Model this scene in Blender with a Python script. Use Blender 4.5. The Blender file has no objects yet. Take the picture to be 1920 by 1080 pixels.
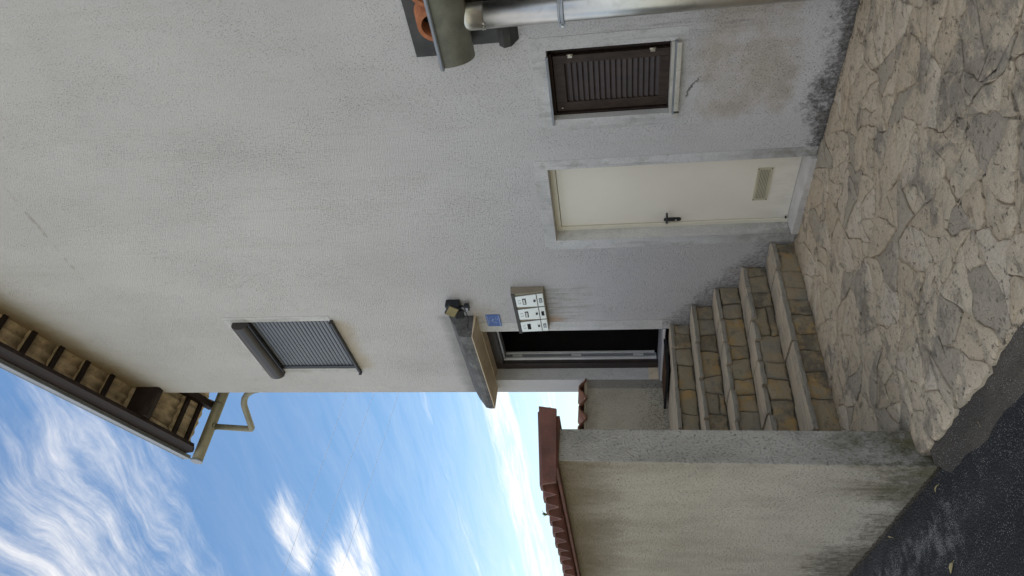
import bpy, bmesh, math, random
from mathutils import Vector, Matrix, noise as mnoise
from math import sin, cos, pi, radians as rad

random.seed(7)
S = bpy.context.scene
C = S.collection

# ------------------------------------------------------------------ camera
EYE = Vector((0.0, -4.2, 1.51))
def cam_axes(yaw, pitch, roll):
    f = Vector((-sin(yaw), cos(yaw), 0)); r = Vector((cos(yaw), sin(yaw), 0)); u = Vector((0, 0, 1))
    f2 = f*cos(pitch)+u*sin(pitch); u2 = -f*sin(pitch)+u*cos(pitch)
    r3 = r*cos(roll)+u2*sin(roll); u3 = -r*sin(roll)+u2*cos(roll)
    return r3, u3, f2
r3, u3, f3 = cam_axes(0.888374729, 0.156293548, -0.026359318)
cd = bpy.data.cameras.new('camera')
cam = bpy.data.objects.new('camera', cd); C.objects.link(cam)
cd.sensor_fit = 'HORIZONTAL'; cd.sensor_width = 36; cd.lens = 1249.89/1920*36
cd.clip_start = 0.05; cd.clip_end = 2000
ax, ay, az = -u3, r3, -f3            # the phone was held sideways: picture right = world down
cam.matrix_world = Matrix(((ax.x, ay.x, az.x, EYE.x), (ax.y, ay.y, az.y, EYE.y), (ax.z, ay.z, az.z, EYE.z), (0, 0, 0, 1)))
S.camera = cam

# ------------------------------------------------------------------ light
SUN_EL, SUN_ROT = rad(50), rad(45)   # behind the house, to the right
w = bpy.data.worlds.new('World'); S.world = w; w.use_nodes = True
sl = bpy.data.lights.new('sun', 'SUN'); sl.energy = 2.7; sl.angle = rad(0.53); sl.color = (1.0, 0.95, 0.87)
so = bpy.data.objects.new('sun', sl); C.objects.link(so)
sd = Vector((sin(SUN_ROT)*cos(SUN_EL), cos(SUN_ROT)*cos(SUN_EL), sin(SUN_EL)))
so.rotation_euler = sd.to_track_quat('Z', 'Y').to_euler(); so.location = (0, 20, 30)
S.view_settings.view_transform = 'Standard'; S.view_settings.look = 'None'
S.view_settings.exposure = 2.17; S.view_settings.gamma = 1.0; S.view_settings.use_curve_mapping = False
S.render.engine = 'CYCLES'
try:
    S.cycles.max_bounces = 8; S.cycles.diffuse_bounces = 5
except Exception: pass

# ------------------------------------------------------------------ shader expressions
class V:
    """a socket with arithmetic"""
    def __init__(s, t, k): s.t = t; s.k = k
    def _m(s, op, o, rev=False):
        n = s.t.nodes.new('ShaderNodeMath'); n.operation = op
        a, b = (o, s) if rev else (s, o)
        for i, q in enumerate((a, b)):
            if q is None: continue
            if isinstance(q, V): s.t.links.new(q.k, n.inputs[i])
            else: n.inputs[i].default_value = q
        return V(s.t, n.outputs[0])
    def __add__(s, o): return s._m('ADD', o)
    __radd__ = __add__
    def __sub__(s, o): return s._m('SUBTRACT', o)
    def __rsub__(s, o): return s._m('SUBTRACT', o, True)
    def __mul__(s, o): return s._m('MULTIPLY', o)
    __rmul__ = __mul__
    def __truediv__(s, o): return s._m('DIVIDE', o)
    def max(s, o): return s._m('MAXIMUM', o)
    def min(s, o): return s._m('MINIMUM', o)
    def abs(s): return s._m('ABSOLUTE', None)
    def pow(s, o): return s._m('POWER', o)
    def clamp(s): return s.max(0.0).min(1.0)
    def sm(s, a, b):
        """smoothstep from a to b (a may exceed b)"""
        n = s.t.nodes.new('ShaderNodeMapRange'); n.interpolation_type = 'SMOOTHSTEP'; n.clamp = True
        s.t.links.new(s.k, n.inputs['Value'])
        if a <= b: n.inputs['From Min'].default_value = a; n.inputs['From Max'].default_value = b
        else:
            n.inputs['From Min'].default_value = b; n.inputs['From Max'].default_value = a
            n.inputs['To Min'].default_value = 1; n.inputs['To Max'].default_value = 0
        return V(s.t, n.outputs[0])
    def band(s, a, b, e):
        return s.sm(a-e, a+e)*s.sm(b+e, b-e)

class Mat:
    def __init__(s, name, rough=0.85, metallic=0.0, spec=0.3):
        s.m = bpy.data.materials.new(name); s.m.use_nodes = True; s.t = s.m.node_tree
        s.b = s.t.nodes['Principled BSDF']
        s.b.inputs['Roughness'].default_value = rough; s.b.inputs['Metallic'].default_value = metallic
        s.b.inputs['Specular IOR Level'].default_value = spec
        g = s.t.nodes.new('ShaderNodeNewGeometry'); s.pos = g.outputs['Position']
        x = s.t.nodes.new('ShaderNodeSeparateXYZ'); s.t.links.new(s.pos, x.inputs[0])
        s.x, s.y, s.z = (V(s.t, x.outputs[i]) for i in range(3))
        n = s.t.nodes.new('ShaderNodeSeparateXYZ'); s.t.links.new(g.outputs['True Normal'], n.inputs[0])
        s.nx, s.ny, s.nz = (V(s.t, n.outputs[i]) for i in range(3))
    def rnd(s):
        o = s.t.nodes.new('ShaderNodeObjectInfo'); return V(s.t, o.outputs['Random'])
    def vec(s, x, y, z):
        n = s.t.nodes.new('ShaderNodeCombineXYZ')
        for i, q in enumerate((x, y, z)):
            if isinstance(q, V): s.t.links.new(q.k, n.inputs[i])
            else: n.inputs[i].default_value = q
        return n.outputs[0]
    def pt(s, sx=1, sy=1, sz=1, off=None):
        a = [s.x*sx, s.y*sy, s.z*sz]
        if off is not None: a = [a[0]+off*37.0, a[1]+off*53.0, a[2]+off*71.0]
        return s.vec(*a)
    def noise(s, vec=None, scale=5.0, detail=4.0, rough=0.55, dist=0.0):
        n = s.t.nodes.new('ShaderNodeTexNoise'); s.t.links.new(vec if vec is not None else s.pos, n.inputs['Vector'])
        n.inputs['Scale'].default_value = scale; n.inputs['Detail'].default_value = detail
        n.inputs['Roughness'].default_value = rough; n.inputs['Distortion'].default_value = dist
        return V(s.t, n.outputs[0])
    def voro(s, vec=None, scale=5.0, feature='F1', rand=1.0):
        n = s.t.nodes.new('ShaderNodeTexVoronoi'); n.feature = feature
        s.t.links.new(vec if vec is not None else s.pos, n.inputs['Vector'])
        n.inputs['Scale'].default_value = scale; n.inputs['Randomness'].default_value = rand
        return V(s.t, n.outputs['Distance'])
    def mix(s, f, a, b, mode='MIX'):
        n = s.t.nodes.new('ShaderNodeMix'); n.data_type = 'RGBA'; n.blend_type = mode; n.clamp_factor = True
        for sock, q in ((n.inputs[0], f), (n.inputs[6], a), (n.inputs[7], b)):
            if isinstance(q, V): s.t.links.new(q.k, sock)
            elif isinstance(q, (tuple, list)): sock.default_value = (*q[:3], 1)
            elif isinstance(q, (int, float)): sock.default_value = q
            else: s.t.links.new(q, sock)
        return n.outputs[2]
    def mulc(s, col, f):
        """colour times a scalar socket"""
        n = s.t.nodes.new('ShaderNodeVectorMath'); n.operation = 'SCALE'
        if isinstance(col, (tuple, list)): n.inputs[0].default_value = col[:3]
        else: s.t.links.new(col, n.inputs[0])
        if isinstance(f, V): s.t.links.new(f.k, n.inputs['Scale'])
        else: n.inputs['Scale'].default_value = f
        return n.outputs[0]
    def color(s, c):
        if isinstance(c, (tuple, list)): s.b.inputs['Base Color'].default_value = (*c[:3], 1)
        else: s.t.links.new(c, s.b.inputs['Base Color'])
        return s
    def rough(s, v): s.t.links.new(v.k, s.b.inputs['Roughness']); return s
    def bump(s, h, dist=0.01, strength=1.0):
        n = s.t.nodes.new('ShaderNodeBump'); n.inputs['Distance'].default_value = dist; n.inputs['Strength'].default_value = strength
        s.t.links.new(h.k, n.inputs['Height']); s.t.links.new(n.outputs[0], s.b.inputs['Normal']); return s

# ------------------------------------------------------------------ sky in the world shader
SKY_STRENGTH = 0.12
def build_world():
    t = w.node_tree; bg = t.nodes['Background']
    sky = t.nodes.new('ShaderNodeTexSky'); sky.sky_type = 'NISHITA'; sky.sun_disc = False
    sky.sun_elevation = SUN_EL; sky.sun_rotation = SUN_ROT; sky.air_density = 1.0; sky.dust_density = 0.6; sky.ozone_density = 1.6
    class W(Mat):
        def __init__(s): s.t = t
    m = W()
    tc = t.nodes.new('ShaderNodeTexCoord'); sx = t.nodes.new('ShaderNodeSeparateXYZ'); t.links.new(tc.outputs['Generated'], sx.inputs[0])
    dx, dy, dz = (V(t, sx.outputs[i]) for i in range(3))
    dzz = dz.max(0.0)+0.12
    qx, qy = dx/dzz, dy/dzz
    s_ = qx*-0.94 - qy*0.34           # along the cirrus streaks
    t_ = (qx*-0.34 + qy*0.94).abs()   # across them; mirrored to add cirrus out of view as fill light
    warp = m.noise(m.vec(s_*1.1, t_*1.6, 0.3), 1.6, 3.0, 0.5)
    warp2 = m.noise(m.vec(s_*0.9, t_*2.2, 7.3), 2.5, 4.0, 0.5)
    tw = t_ + (warp-0.5)*0.20 + (warp2-0.5)*0.08
    fil = m.noise(m.vec(s_*1.05, tw*7.5, 1.7), 1.9, 10.0, 0.70, 0.12)
    puff = m.noise(m.vec(s_*3.0, tw*4.8, 4.1), 1.7, 10.0, 0.66, 0.15)
    wide = m.noise(m.vec(s_*0.5, t_*1.1, 9.0), 1.3, 3.0, 0.5)
    A = (tw-0.60).abs().sm(0.30, 0.05)*0.44*s_.sm(0.30, 0.75)*0.74
    B = (t_-0.99+(warp2-0.5)*0.06).abs().sm(0.095, 0.0)*0.52*(s_-1.27).abs().sm(0.22, 0.05)
    Cc = (t_-1.16+(warp2-0.5)*0.10-(s_-1.36)*-0.18).abs().sm(0.19, 0.02)*0.66*s_.sm(1.28, 1.58)
    D = (tw-1.80).abs().sm(0.10, 0.0)*0.24
    E_ = (tw-2.52).abs().sm(0.42, 0.03)*0.48
    F_ = (tw-3.4).abs().sm(0.4, 0.0)*0.34
    G_ = (t_-2.12+(warp2-0.5)*0.05).abs().sm(0.06, 0.0)*0.35*s_.sm(2.6, 2.95)
    # extra cloud added out of view to brighten the shaded wall and paving
    side = (qx+0.35).sm(-0.25, 0.25).max((qy+0.0).sm(0.20, -0.10))
    wide2 = m.noise(m.vec(qx*0.55, qy*0.8, 3.3), 1.9, 5.0, 0.55, 0.4)
    fill_cloud = wide2.sm(0.30, 0.58)*0.54
    base = (A+B+Cc+D+E_+F_+G_)*0.88 + (wide-0.5)*0.28
    base = base*(1.0-side) + fill_cloud*side
    dens = ((base-0.10) + (fil-0.5)*1.75*(base.clamp()*0.9+0.30) + (puff-0.5)*0.7*(base.clamp()*1.0+0.10)).sm(0.03, 0.66)*0.84
    dens = dens + (fil-0.40).max(0.0)*0.35*dz.sm(0.75, 0.1)
    haze_ = dz.sm(0.30, -0.02)
    dens = (dens + haze_*0.42).clamp()*dz.sm(-0.05, 0.02)
    k = 1.0/SKY_STRENGTH
    cl = m.mix(haze_, (0.375*k, 0.346*k, 0.302*k), (0.235*k, 0.245*k, 0.248*k))
    tint = m.mix(1.0, sky.outputs[0], (0.325, 0.385, 0.40), 'MULTIPLY')
    col = m.mix(dens, tint, cl)
    t.links.new(col, bg.inputs['Color']); bg.inputs['Strength'].default_value = SKY_STRENGTH
build_world()

# ------------------------------------------------------------------ materials
def facade_mat(name, base, stains=True, grain=1.0):
    m = Mat(name, 0.9, spec=0.15)
    x, y, z = m.x, m.y, m.z
    big = m.noise(m.pt(1, 1, .6), .55, 5, .55)
    mid = m.noise(m.pt(1, 1, .5), 3.2, 5, .6)
    streak = m.noise(m.pt(8, 8, .30), 1.0, 6, .6)
    scratch = m.noise(m.pt(60, 60, 5.0), 1.0, 4, .6)
    fine = m.noise(m.pt(1, 1, .6), 120, 3, .6)
    grit = m.noise(m.pt(1, 1, .8), 230, 2, .5)
    worm = m.noise(m.pt(1, 1, .62), 104, 3, .58, .5)
    patchy = m.noise(m.pt(1, 1, .7), 1.3, 5, .62)
    pit = worm.sm(.43, .29)*mid.sm(.15, .60)*(patchy.sm(.30, .66)*.85+.15)
    pit2 = m.noise(m.pt(1, 1, .4), 52, 4, .6, .5).sm(.36, .26)*mid.sm(.45, .65)*patchy.sm(.35, .6)
    col = m.mix(big.sm(.3, .7), base, [c*.84 for c in base])
    col = m.mix(patchy.sm(.45, .75)*.35, col, (base[0]*.80, base[1]*.79, base[2]*.77))
    col = m.mix(streak.sm(.50, .76)*.26, col, (base[0]*.76, base[1]*.74, base[2]*.70))
    col = m.mix(scratch.sm(.55, .75)*.16, col, (base[0]*.6, base[1]*.58, base[2]*.54))
    col = m.mix(grit.sm(.50, .30)*.24, col, [c*.64 for c in base])
    col = m.mix(pit*.46*grain, col, (base[0]*.42, base[1]*.40, base[2]*.36))
    col = m.mix(pit2*.45*grain, col, (base[0]*.42, base[1]*.40, base[2]*.36))
    if stains:
        ragged = m.noise(m.pt(1, 1, .55), 7.5, 7, .66)
        vst = m.noise(m.pt(26, 26, 2.4), 1.0, 7, .72)
        blot = m.noise(m.pt(), 2.6, 6, .6)
        # beige bare render under the shutter window
        bx = x.band(-3.24, -1.9, .14)*z.band(.20, .95, .18)
        soft = m.noise(m.pt(), 5.5, 8, .68)
        bm_ = (bx*.8+(blot-.50)*1.5+(soft-.5)*1.3).sm(.30, 1.0)*bx.sm(.0, .7)
        col = m.mix(bm_*.66, col, m.mix(soft.sm(.3, .7), (.47, .39, .30), (.35, .29, .22)))
        col = m.mix(bm_*pit*.5, col, (.16, .13, .10))
        # a hairline crack running off the sill
        ck = (z-.985+(x+3.02)*.55+(soft-.5)*.16).abs().sm(.010, .002)*x.band(-3.02, -2.86, .02)
        col = m.mix(ck*.8, col, (.08, .07, .055))
        # black growth along the foot of the wall, caught in the rough plaster
        spk = m.noise(m.pt(1, 1, .8), 34, 8, .76)
        gz = z+(blot-.5)*.60+(soft-.5)*.35
        low = gz.sm(.30, -.08)*x.sm(-5.0, -3.5)
        col = m.mix(((low*1.0+(spk-.60)*1.7)).sm(.20, .95)*low.sm(0., .5)*.92, col, (.060, .052, .042))
        # dirt following the steps
        sz = z-((x+4.609)*-.694+.153)+(ragged-.5)*.42
        st = sz.sm(.36, -.05)*x.sm(-4.40, -4.62)*x.sm(-5.98, -5.80)
        col = m.mix((st*.8+(spk-.60)*2.0).sm(.22, .95)*st.sm(0., .3)*.75, col, (.10, .085, .066))
        # smudgy shadow above the canopy's top edge, painted into the wall colour
        canopy_shade = (z-3.34+(ragged-.5)*.2).sm(.16, -.02)*z.sm(3.05, 3.2)*x.band(-7.3, -5.60, .06)
        col = m.mix(canopy_shade*.55, col, (.16, .155, .15))
        # rust and dirt runs below the letter boxes
        run = x.band(-5.84, -5.16, .04)*z.sm(2.28, 2.20)*z.sm(1.30, 2.25)
        col = m.mix(run*(vst*.6+ragged*.4).sm(.42, .62)*.55, col, (.19, .145, .085))
        rs = x.band(-5.80, -5.66, .05)*z.sm(2.28, 2.2)*z.sm(2.0, 2.2)
        col = m.mix(rs*.55, col, (.46, .25, .09))
        # damp yellow under the roof
        d = (x+7.24)*.39+8.0-z
        col = m.mix((d+(ragged-.5)*.32+(blot-.5)*.3).sm(.52, .02)*.78, col, (.36, .235, .085))
        # yellow below the roller shutter sill
        ys = x.band(-6.66, -5.66, .05)*z.sm(4.66, 4.62)*(z+(ragged-.5)*.3).sm(4.40, 4.62)
        col = m.mix(ys*.45, col, (.42, .30, .13))
        # runs below the canopy ends and beside the windows
        rr = (x+2.45).abs().sm(.16, .0)*z.sm(2.2, .9)*z.sm(.2, .9)
        col = m.mix(rr*vst.sm(.42, .7)*.55, col, (.16, .15, .135))
        # old floor slab line
        ln = (z-(x+3.42)*-.0996-7.066+(mid-.5)*.05).abs().sm(.030, .006)*x.sm(-5.3, -4.9)
        col = m.mix(ln*ragged.sm(.44, .66)*.42, col, (.20, .15, .09))
        # yellow moss beside the canopy
        cm = x.band(-5.95, -5.50, .1)*z.band(2.80, 3.04, .08)
        col = m.mix(cm*ragged.sm(.42, .65)*.45, col, (.40, .30, .14))
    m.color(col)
    h = fine*.5+worm*.9-pit*.5-pit2*.7+grit*.25+mid*.4-scratch*.25
    m.bump(h, .011*grain, .9)
    return m.m

def smooth_render(name, base, dirt=.5, yellow=False):
    """smoother plaster bands"""
    m = Mat(name, .88, spec=.15)
    a = m.noise(m.pt(1, 1, .6), 2.6, 6, .6); b = m.noise(m.pt(14, 14, 1.2), 1.0, 6, .7); g = m.noise(m.pt(1, 1, .7), 110, 3, .6)
    mid = m.noise(m.pt(), 9, 7, .7); k = m.noise(m.pt(), 34, 5, .7)
    col = m.mix(a.sm(.35, .68)*.75, base, [c*.72 for c in base])
    col = m.mix(mid.sm(.50, .68)*.5*dirt, col, (.24, .235, .19))
    col = m.mix(b.sm(.50, .76)*dirt*.7, col, (.20, .19, .165))
    col = m.mix(k.sm(.40, .26)*.5*dirt, col, (.12, .115, .10))
    low = (m.z+(mid-.5)*.8).sm(.75, -.05)
    col = m.mix(low*mid.sm(.35, .6)*.62, col, (.145, .13, .085))
    col = m.mix(g.sm(.52, .34)*.25, col, (.15, .145, .14))
    m.color(col); m.bump(g*.6+mid*.5+k*.3, .005, .8)
    return m.m

def stone_mat(name, cols, patch=.6, pits=1.0, sx=1, sy=1, sz=1, streaky=None, dark=(.10, .10, .10), front=False, greys=False):
    m = Mat(name, .86, spec=.22)
    r = m.rnd()
    p = m.pt(sx, sy, sz, r)
    a = m.noise(p, 3.4, 7, .62, .25); b = m.noise(m.pt(sx, sy, sz, r+2.0), 6.5, 8, .66, .4); g = m.noise(m.pt(1, 1, 1), 130, 3, .6)
    c = m.noise(m.pt(sx, sy, sz, r+5.0), 24, 6, .65)
    rs = [((r*7.13)._m('FRACT', None)), ((r*13.7)._m('FRACT', None)), ((r*29.3)._m('FRACT', None))]
    wide = m.noise(m.pt(), 2.1, 8, .66, .3); rub = m.noise(m.pt(), 8.5, 8, .70, .4)
    col = m.mix((rs[0]*.6+a*.6-.1).clamp(), cols[0], cols[1])
    col = m.mix((b+rs[1]*.10).sm(.50, .68)*.8, col, cols[2])
    col = m.mix((a+rs[2]*.20).sm(.66, .80)*patch*.7, col, dark)
    col = m.mix((wide*.6+rub*.4).sm(.52, .63)*patch, col, dark)
    col = m.mix(rub.sm(.40, .28)*.45, col, [min(1, v*1.22) for v in cols[0]])
    spot = m.noise(m.pt(1, 1, 1), 17, 5, .7, .6).sm(.66, .74)
    col = m.mix(spot*.65*pits, col, (.12, .095, .065))
    col = m.mix(c.sm(.40, .26)*.55*pits, col, [v*.42 for v in dark])
    fade = m.noise(m.pt(1, 1, 1, r+9.0), 44, 4, .7).sm(.60, .76)
    col = m.mix(fade*.30*pits, col, (.42, .39, .34))
    col = m.mix(g.sm(.5, .3)*.22, col, [v*.5 for v in cols[0]])
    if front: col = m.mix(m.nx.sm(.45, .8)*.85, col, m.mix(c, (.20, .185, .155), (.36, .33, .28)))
    if greys: col = m.mix(rs[1].sm(.66, .72)*.55, col, m.mix(a, (.19, .175, .145), (.29, .265, .215)))
    if streaky:
        s_ = m.noise(m.pt(*streaky), 1.0, 7, .68)
        col = m.mix(s_.sm(.46, .70)*.55, col, (.17, .15, .125))
    m.color(col)
    h = b*1.0+c*.55+g*.22+a*.8
    if streaky: h = h+s_*1.1+m.noise(m.pt(60, 9, 60), 1.0, 4, .7)*.6
    m.bump(h, .024, .85)
    return m.m

def plain(name, col, rough=.6, metallic=0., spec=.4, var=.15, scale=6., grime=None, bump=0., bscale=60., stretch=(1, 1, 1)):
    m = Mat(name, rough, metallic, spec)
    n = m.noise(m.pt(*stretch), scale, 6, .62)
    c = m.mix(n.sm(.3, .72), [v*(1-var) for v in col], [min(1., v*(1+var)) for v in col])
    if grime:
        g = m.noise(m.pt(), scale*2.3, 7, .68, .3)
        c = m.mix(g.sm(.50, .72)*grime[1], c, grime[0])
    m.color(c)
    m.rough((n-.5)*.25+rough)
    if bump: m.bump(m.noise(m.pt(*stretch), bscale, 4, .6), bump, .8)
    return m.m

M = {}
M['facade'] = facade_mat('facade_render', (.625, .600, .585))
M['side'] = facade_mat('side_render', (.68, .66, .645), stains=False)
M['band'] = smooth_render('smooth_band', (.60, .585, .565), .8)
M['reveal'] = smooth_render('reveal_plaster', (.64, .62, .59), .35)
M['cream'] = plain('cream_render', (.64, .52, .37), .85, var=.12, scale=3, bump=.003, bscale=70, grime=((.30, .22, .14), .35))
M['concrete'] = plain('weathered_concrete', (.125, .122, .118), .9, var=.4, scale=9, grime=((.27, .26, .245), .40), bump=.010, bscale=55)
M['mortar'] = plain('joint_mortar', (.40, .33, .24), .95, spec=.1, var=.25, scale=5, grime=((.16, .14, .11), .7), bump=.012, bscale=45)
def paving_mat(name, mortar=False):
    m = Mat(name, .88, spec=.2)
    r = m.rnd()
    if mortar: r = r*0.0+.5
    wide = m.noise(m.pt(), 1.7, 8, .64, .4); blot = m.noise(m.pt(1.25, .8, 1), 5.5, 8, .70, .6); rub = m.noise(m.pt(1, 1, 1, r*.3), 13, 8, .72, .8)
    tone = m.noise(m.pt(1, 1, 1, r+1.0), 2.6, 6, .6, .3); vein = m.noise(m.pt(1, 1, 1, r+3.0), 5.0, 7, .68, 1.2); g = m.noise(m.pt(), 150, 3, .6)
    chip = m.noise(m.pt(1, 1.0, 1), 23, 6, .72, .9)
    r2 = (r*17.31)._m('FRACT', None)
    cream, tan, grey, brown = (.66, .545, .395), (.53, .41, .27), (.44, .37, .275), (.22, .17, .115)
    col = m.mix((tone*.9+r*.5-.25).clamp(), cream, tan)
    col = m.mix(vein.sm(.50, .66)*.75, col, grey)
    col = m.mix(vein.sm(.40, .30)*.55, col, (.66, .585, .47))
    col = m.mix((r2.sm(.70, .72))*.40, col, (.70, .60, .475)); col = m.mix((r2.sm(.86, .88))*.60, col, (.30, .255, .19))
    # dark weathering that runs across stones and joints alike
    dk = (wide*.55+blot*.45)
    col = m.mix(dk.sm(.515, .60)*.62, col, (.19, .17, .14))
    col = m.mix(blot.sm(.57, .68)*.55, col, brown)
    col = m.mix(rub.sm(.57, .68)*.60, col, (.17, .135, .095))
    col = m.mix(rub.sm(.40, .28)*.45, col, (.70, .62, .49))
    col = m.mix(chip.sm(.63, .69)*.80, col, (.085, .068, .048))
    pits = m.noise(m.pt(1.35, .75, 1, r*.2), 34, 5, .66, .25); mot = m.noise(m.pt(), 58, 6, .72)
    col = m.mix(mot.sm(.52, .70)*.24, col, (.27, .215, .15)); col = m.mix(mot.sm(.46, .32)*.25, col, (.74, .66, .53))
    col = m.mix(pits.sm(.61, .69)*.72, col, (.10, .08, .055))
    col = m.mix(g.sm(.5, .3)*.25, col, (.17, .145, .11))
    if mortar: col = m.mix(chip.sm(.52, .60)*.75, col, (.075, .062, .046))
    m.color(col)
    m.bump(blot*.9+rub*.8+vein*.6-chip.sm(.62, .70)*.5-pits.sm(.58, .68)*.4+mot*.35+g*.2, .026, .9)
    return m.m
M['pave'] = paving_mat('paving_limestone')
M['pavebed'] = paving_mat('paving_mortar', True)
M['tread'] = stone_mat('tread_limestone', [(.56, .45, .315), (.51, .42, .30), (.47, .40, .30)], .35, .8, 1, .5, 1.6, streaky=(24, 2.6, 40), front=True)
M['riser'] = stone_mat('riser_sandstone', [(.33, .26, .165), (.25, .21, .145), (.41, .26, .10)], .75, .9, dark=(.10, .09, .075), greys=True)
M['risermortar'] = plain('riser_mortar', (.115, .098, .072), .95, spec=.1, var=.4, scale=9, bump=.01)
M['tile_cap'] = plain('coping_clay', (.140, .056, .041), .6, spec=.35, var=.30, scale=7, grime=((.085, .050, .046), .55), bump=.003, bscale=80)
M['tile_old'] = plain('old_clay', (.20, .085, .050), .85, var=.3, scale=12, grime=((.12, .085, .055), .6), bump=.006)
M['tile_roof'] = plain('pale_roof_clay', (.56, .43, .27), .85, var=.28, scale=6, grime=((.10, .08, .06), .55), bump=.005)
M['tile_terra'] = plain('terracotta', (.42, .15, .065), .8, var=.22, scale=12, grime=((.20, .10, .06), .4), bump=.003)
M['wood_dark'] = plain('brown_stained_timber', (.024, .014, .011), .65, spec=.25, var=.4, scale=7, stretch=(1, 1, 6), bump=.003)
M['shutter'] = plain('dark_brown_shutter_paint', (.042, .028, .021), .55, spec=.3, var=.35, scale=9, stretch=(4, 1, 1), grime=((.085, .052, .034), .40), bump=.0015)
M['slat'] = plain('shutter_louvre_paint', (.046, .032, .026), .48, spec=.4, var=.25, scale=8, stretch=(3, 1, 1))
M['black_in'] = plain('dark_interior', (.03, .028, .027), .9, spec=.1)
M['zinc'] = plain('galvanised_steel', (.60, .585, .54), .38, 1.0, .5, var=.10, scale=4, grime=((.36, .34, .30), .4), bump=.0015, bscale=9)
M['zinc_old'] = plain('dull_zinc', (.225, .215, .165), .55, .55, .4, var=.25, scale=4, grime=((.12, .115, .085), .5), bump=.002, bscale=20)
M['gutter_paint'] = plain('khaki_gutter_paint', (.235, .215, .145), .45, .2, .4, var=.18, scale=4, grime=((.18, .16, .11), .4))
M['flash'] = plain('grey_flashing', (.33, .35, .38), .45, .5, .4, var=.12, scale=3)
M['dark_metal'] = plain('dark_painted_metal', (.050, .048, .044), .5, .3, .4, var=.3, scale=6, grime=((.12, .11, .09), .4))
M['roller'] = plain('roller_slat_grey', (.145, .152, .172), .42, .3, .45, var=.08, scale=2)
M['rollerbox'] = plain('roller_box_brown', (.042, .035, .034), .38, .2, .5, var=.18, scale=3)
M['window_frame'] = plain('anthracite_frame', (.045, .047, .055), .45, .1, .4)
M['sill'] = plain('pale_sill_metal', (.50, .47, .40), .5, .1, .4, var=.12, scale=8, grime=((.22, .17, .11), .45))
M['sillgrey'] = plain('sill_grey', (.24, .25, .26), .5, .2, .4)
def door_mat():
    m = Mat('cream_door_paint', .40, spec=.45)
    n = m.noise(m.pt(), 1.3, 5, .6); k = m.noise(m.pt(1, 1, .35), 6, 7, .7); d = m.noise(m.pt(), 60, 4, .7)
    col = m.mix(n.sm(.3, .7), (.84, .785, .67), (.79, .735, .62))
    dirt = (m.z+(k-.5)*.5).sm(.45, -.05)
    col = m.mix(dirt*k.sm(.35, .65)*.45, col, (.40, .36, .28))
    col = m.mix(d.sm(.70, .76)*.35, col, (.38, .34, .27))
    rim = (m.x+4.41).abs().sm(.14, .02)*m.z.band(.85, 1.25, .12)
    col = m.mix(rim*k.sm(.40, .68)*.35, col, (.45, .41, .34))
    m.color(col); m.rough((k-.5)*.3+.40); m.bump(n*.6+k*.15, .004, .35); return m.m
M['doorleaf'] = door_mat()
M['doorframe'] = plain('cream_frame_paint', (.75, .70, .57), .45, spec=.4, var=.05, scale=3)
M['vent'] = plain('ivory_vent', (.55, .50, .35), .5, var=.06)
M['blackmetal'] = plain('black_handle', (.012, .012, .014), .35, spec=.5, var=.1)
M['blackplastic'] = plain('black_plastic', (.016, .017, .022), .45, spec=.4, var=.2)
M['lampglass'] = plain('yellowed_lamp_glass', (.26, .215, .105), .25, spec=.5, var=.15)
M['white'] = plain('white_plastic', (.62, .62, .60), .5, var=.05)
M['thresh'] = plain('pale_marble_sill', (.55, .52, .48), .45, spec=.4, var=.14, scale=5, grime=((.36, .33, .29), .45), bump=.0015, bscale=30)
M['doordark'] = plain('dark_brown_door', (.030, .020, .018), .4, spec=.4, var=.2)
M['alu'] = plain('white_aluminium', (.85, .83, .80), .35, .3, .45, var=.06)
M['alugrey'] = plain('grey_aluminium', (.36, .365, .38), .4, .3, .45, var=.08)
M['redline'] = plain('reddish_moulding', (.085, .034, .028), .4, spec=.5)
M['mbox'] = plain('brushed_letterbox_steel', (.62, .63, .63), .33, .75, .5, var=.08, scale=5, grime=((.45, .42, .35), .25))
M['mbody'] = plain('letterbox_casing', (.33, .285, .215), .5, .3, .4, var=.14, scale=6, grime=((.22, .17, .11), .4))
M['mdark'] = plain('letterbox_top', (.052, .045, .038), .5, .3, .4)
M['blue'] = plain('blue_plate_enamel', (.035, .095, .33), .4, spec=.5, var=.16, scale=14)
M['platewhite'] = plain('plate_white', (.36, .42, .58), .5, var=.1)
M['mat'] = plain('doormat_fibre', (.085, .045, .026), .95, spec=.1, var=.4, scale=40, bump=.004, bscale=200)
M['matblack'] = plain('doormat_rubber', (.016, .016, .017), .8, spec=.2)
M['cable'] = plain('cable_sheath', (.028, .028, .03), .6, var=.1)
M['wire'] = plain('overhead_wire', (.15, .17, .22), .6, var=.1)
M['leaf'] = plain('dry_leaf', (.34, .28, .13), .7, var=.3, scale=60)
M['weed'] = plain('weed_green', (.14, .19, .05), .6, var=.3, scale=60)
M['brass'] = plain('steel_hinge', (.50, .45, .36), .4, .7, .5)

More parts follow.
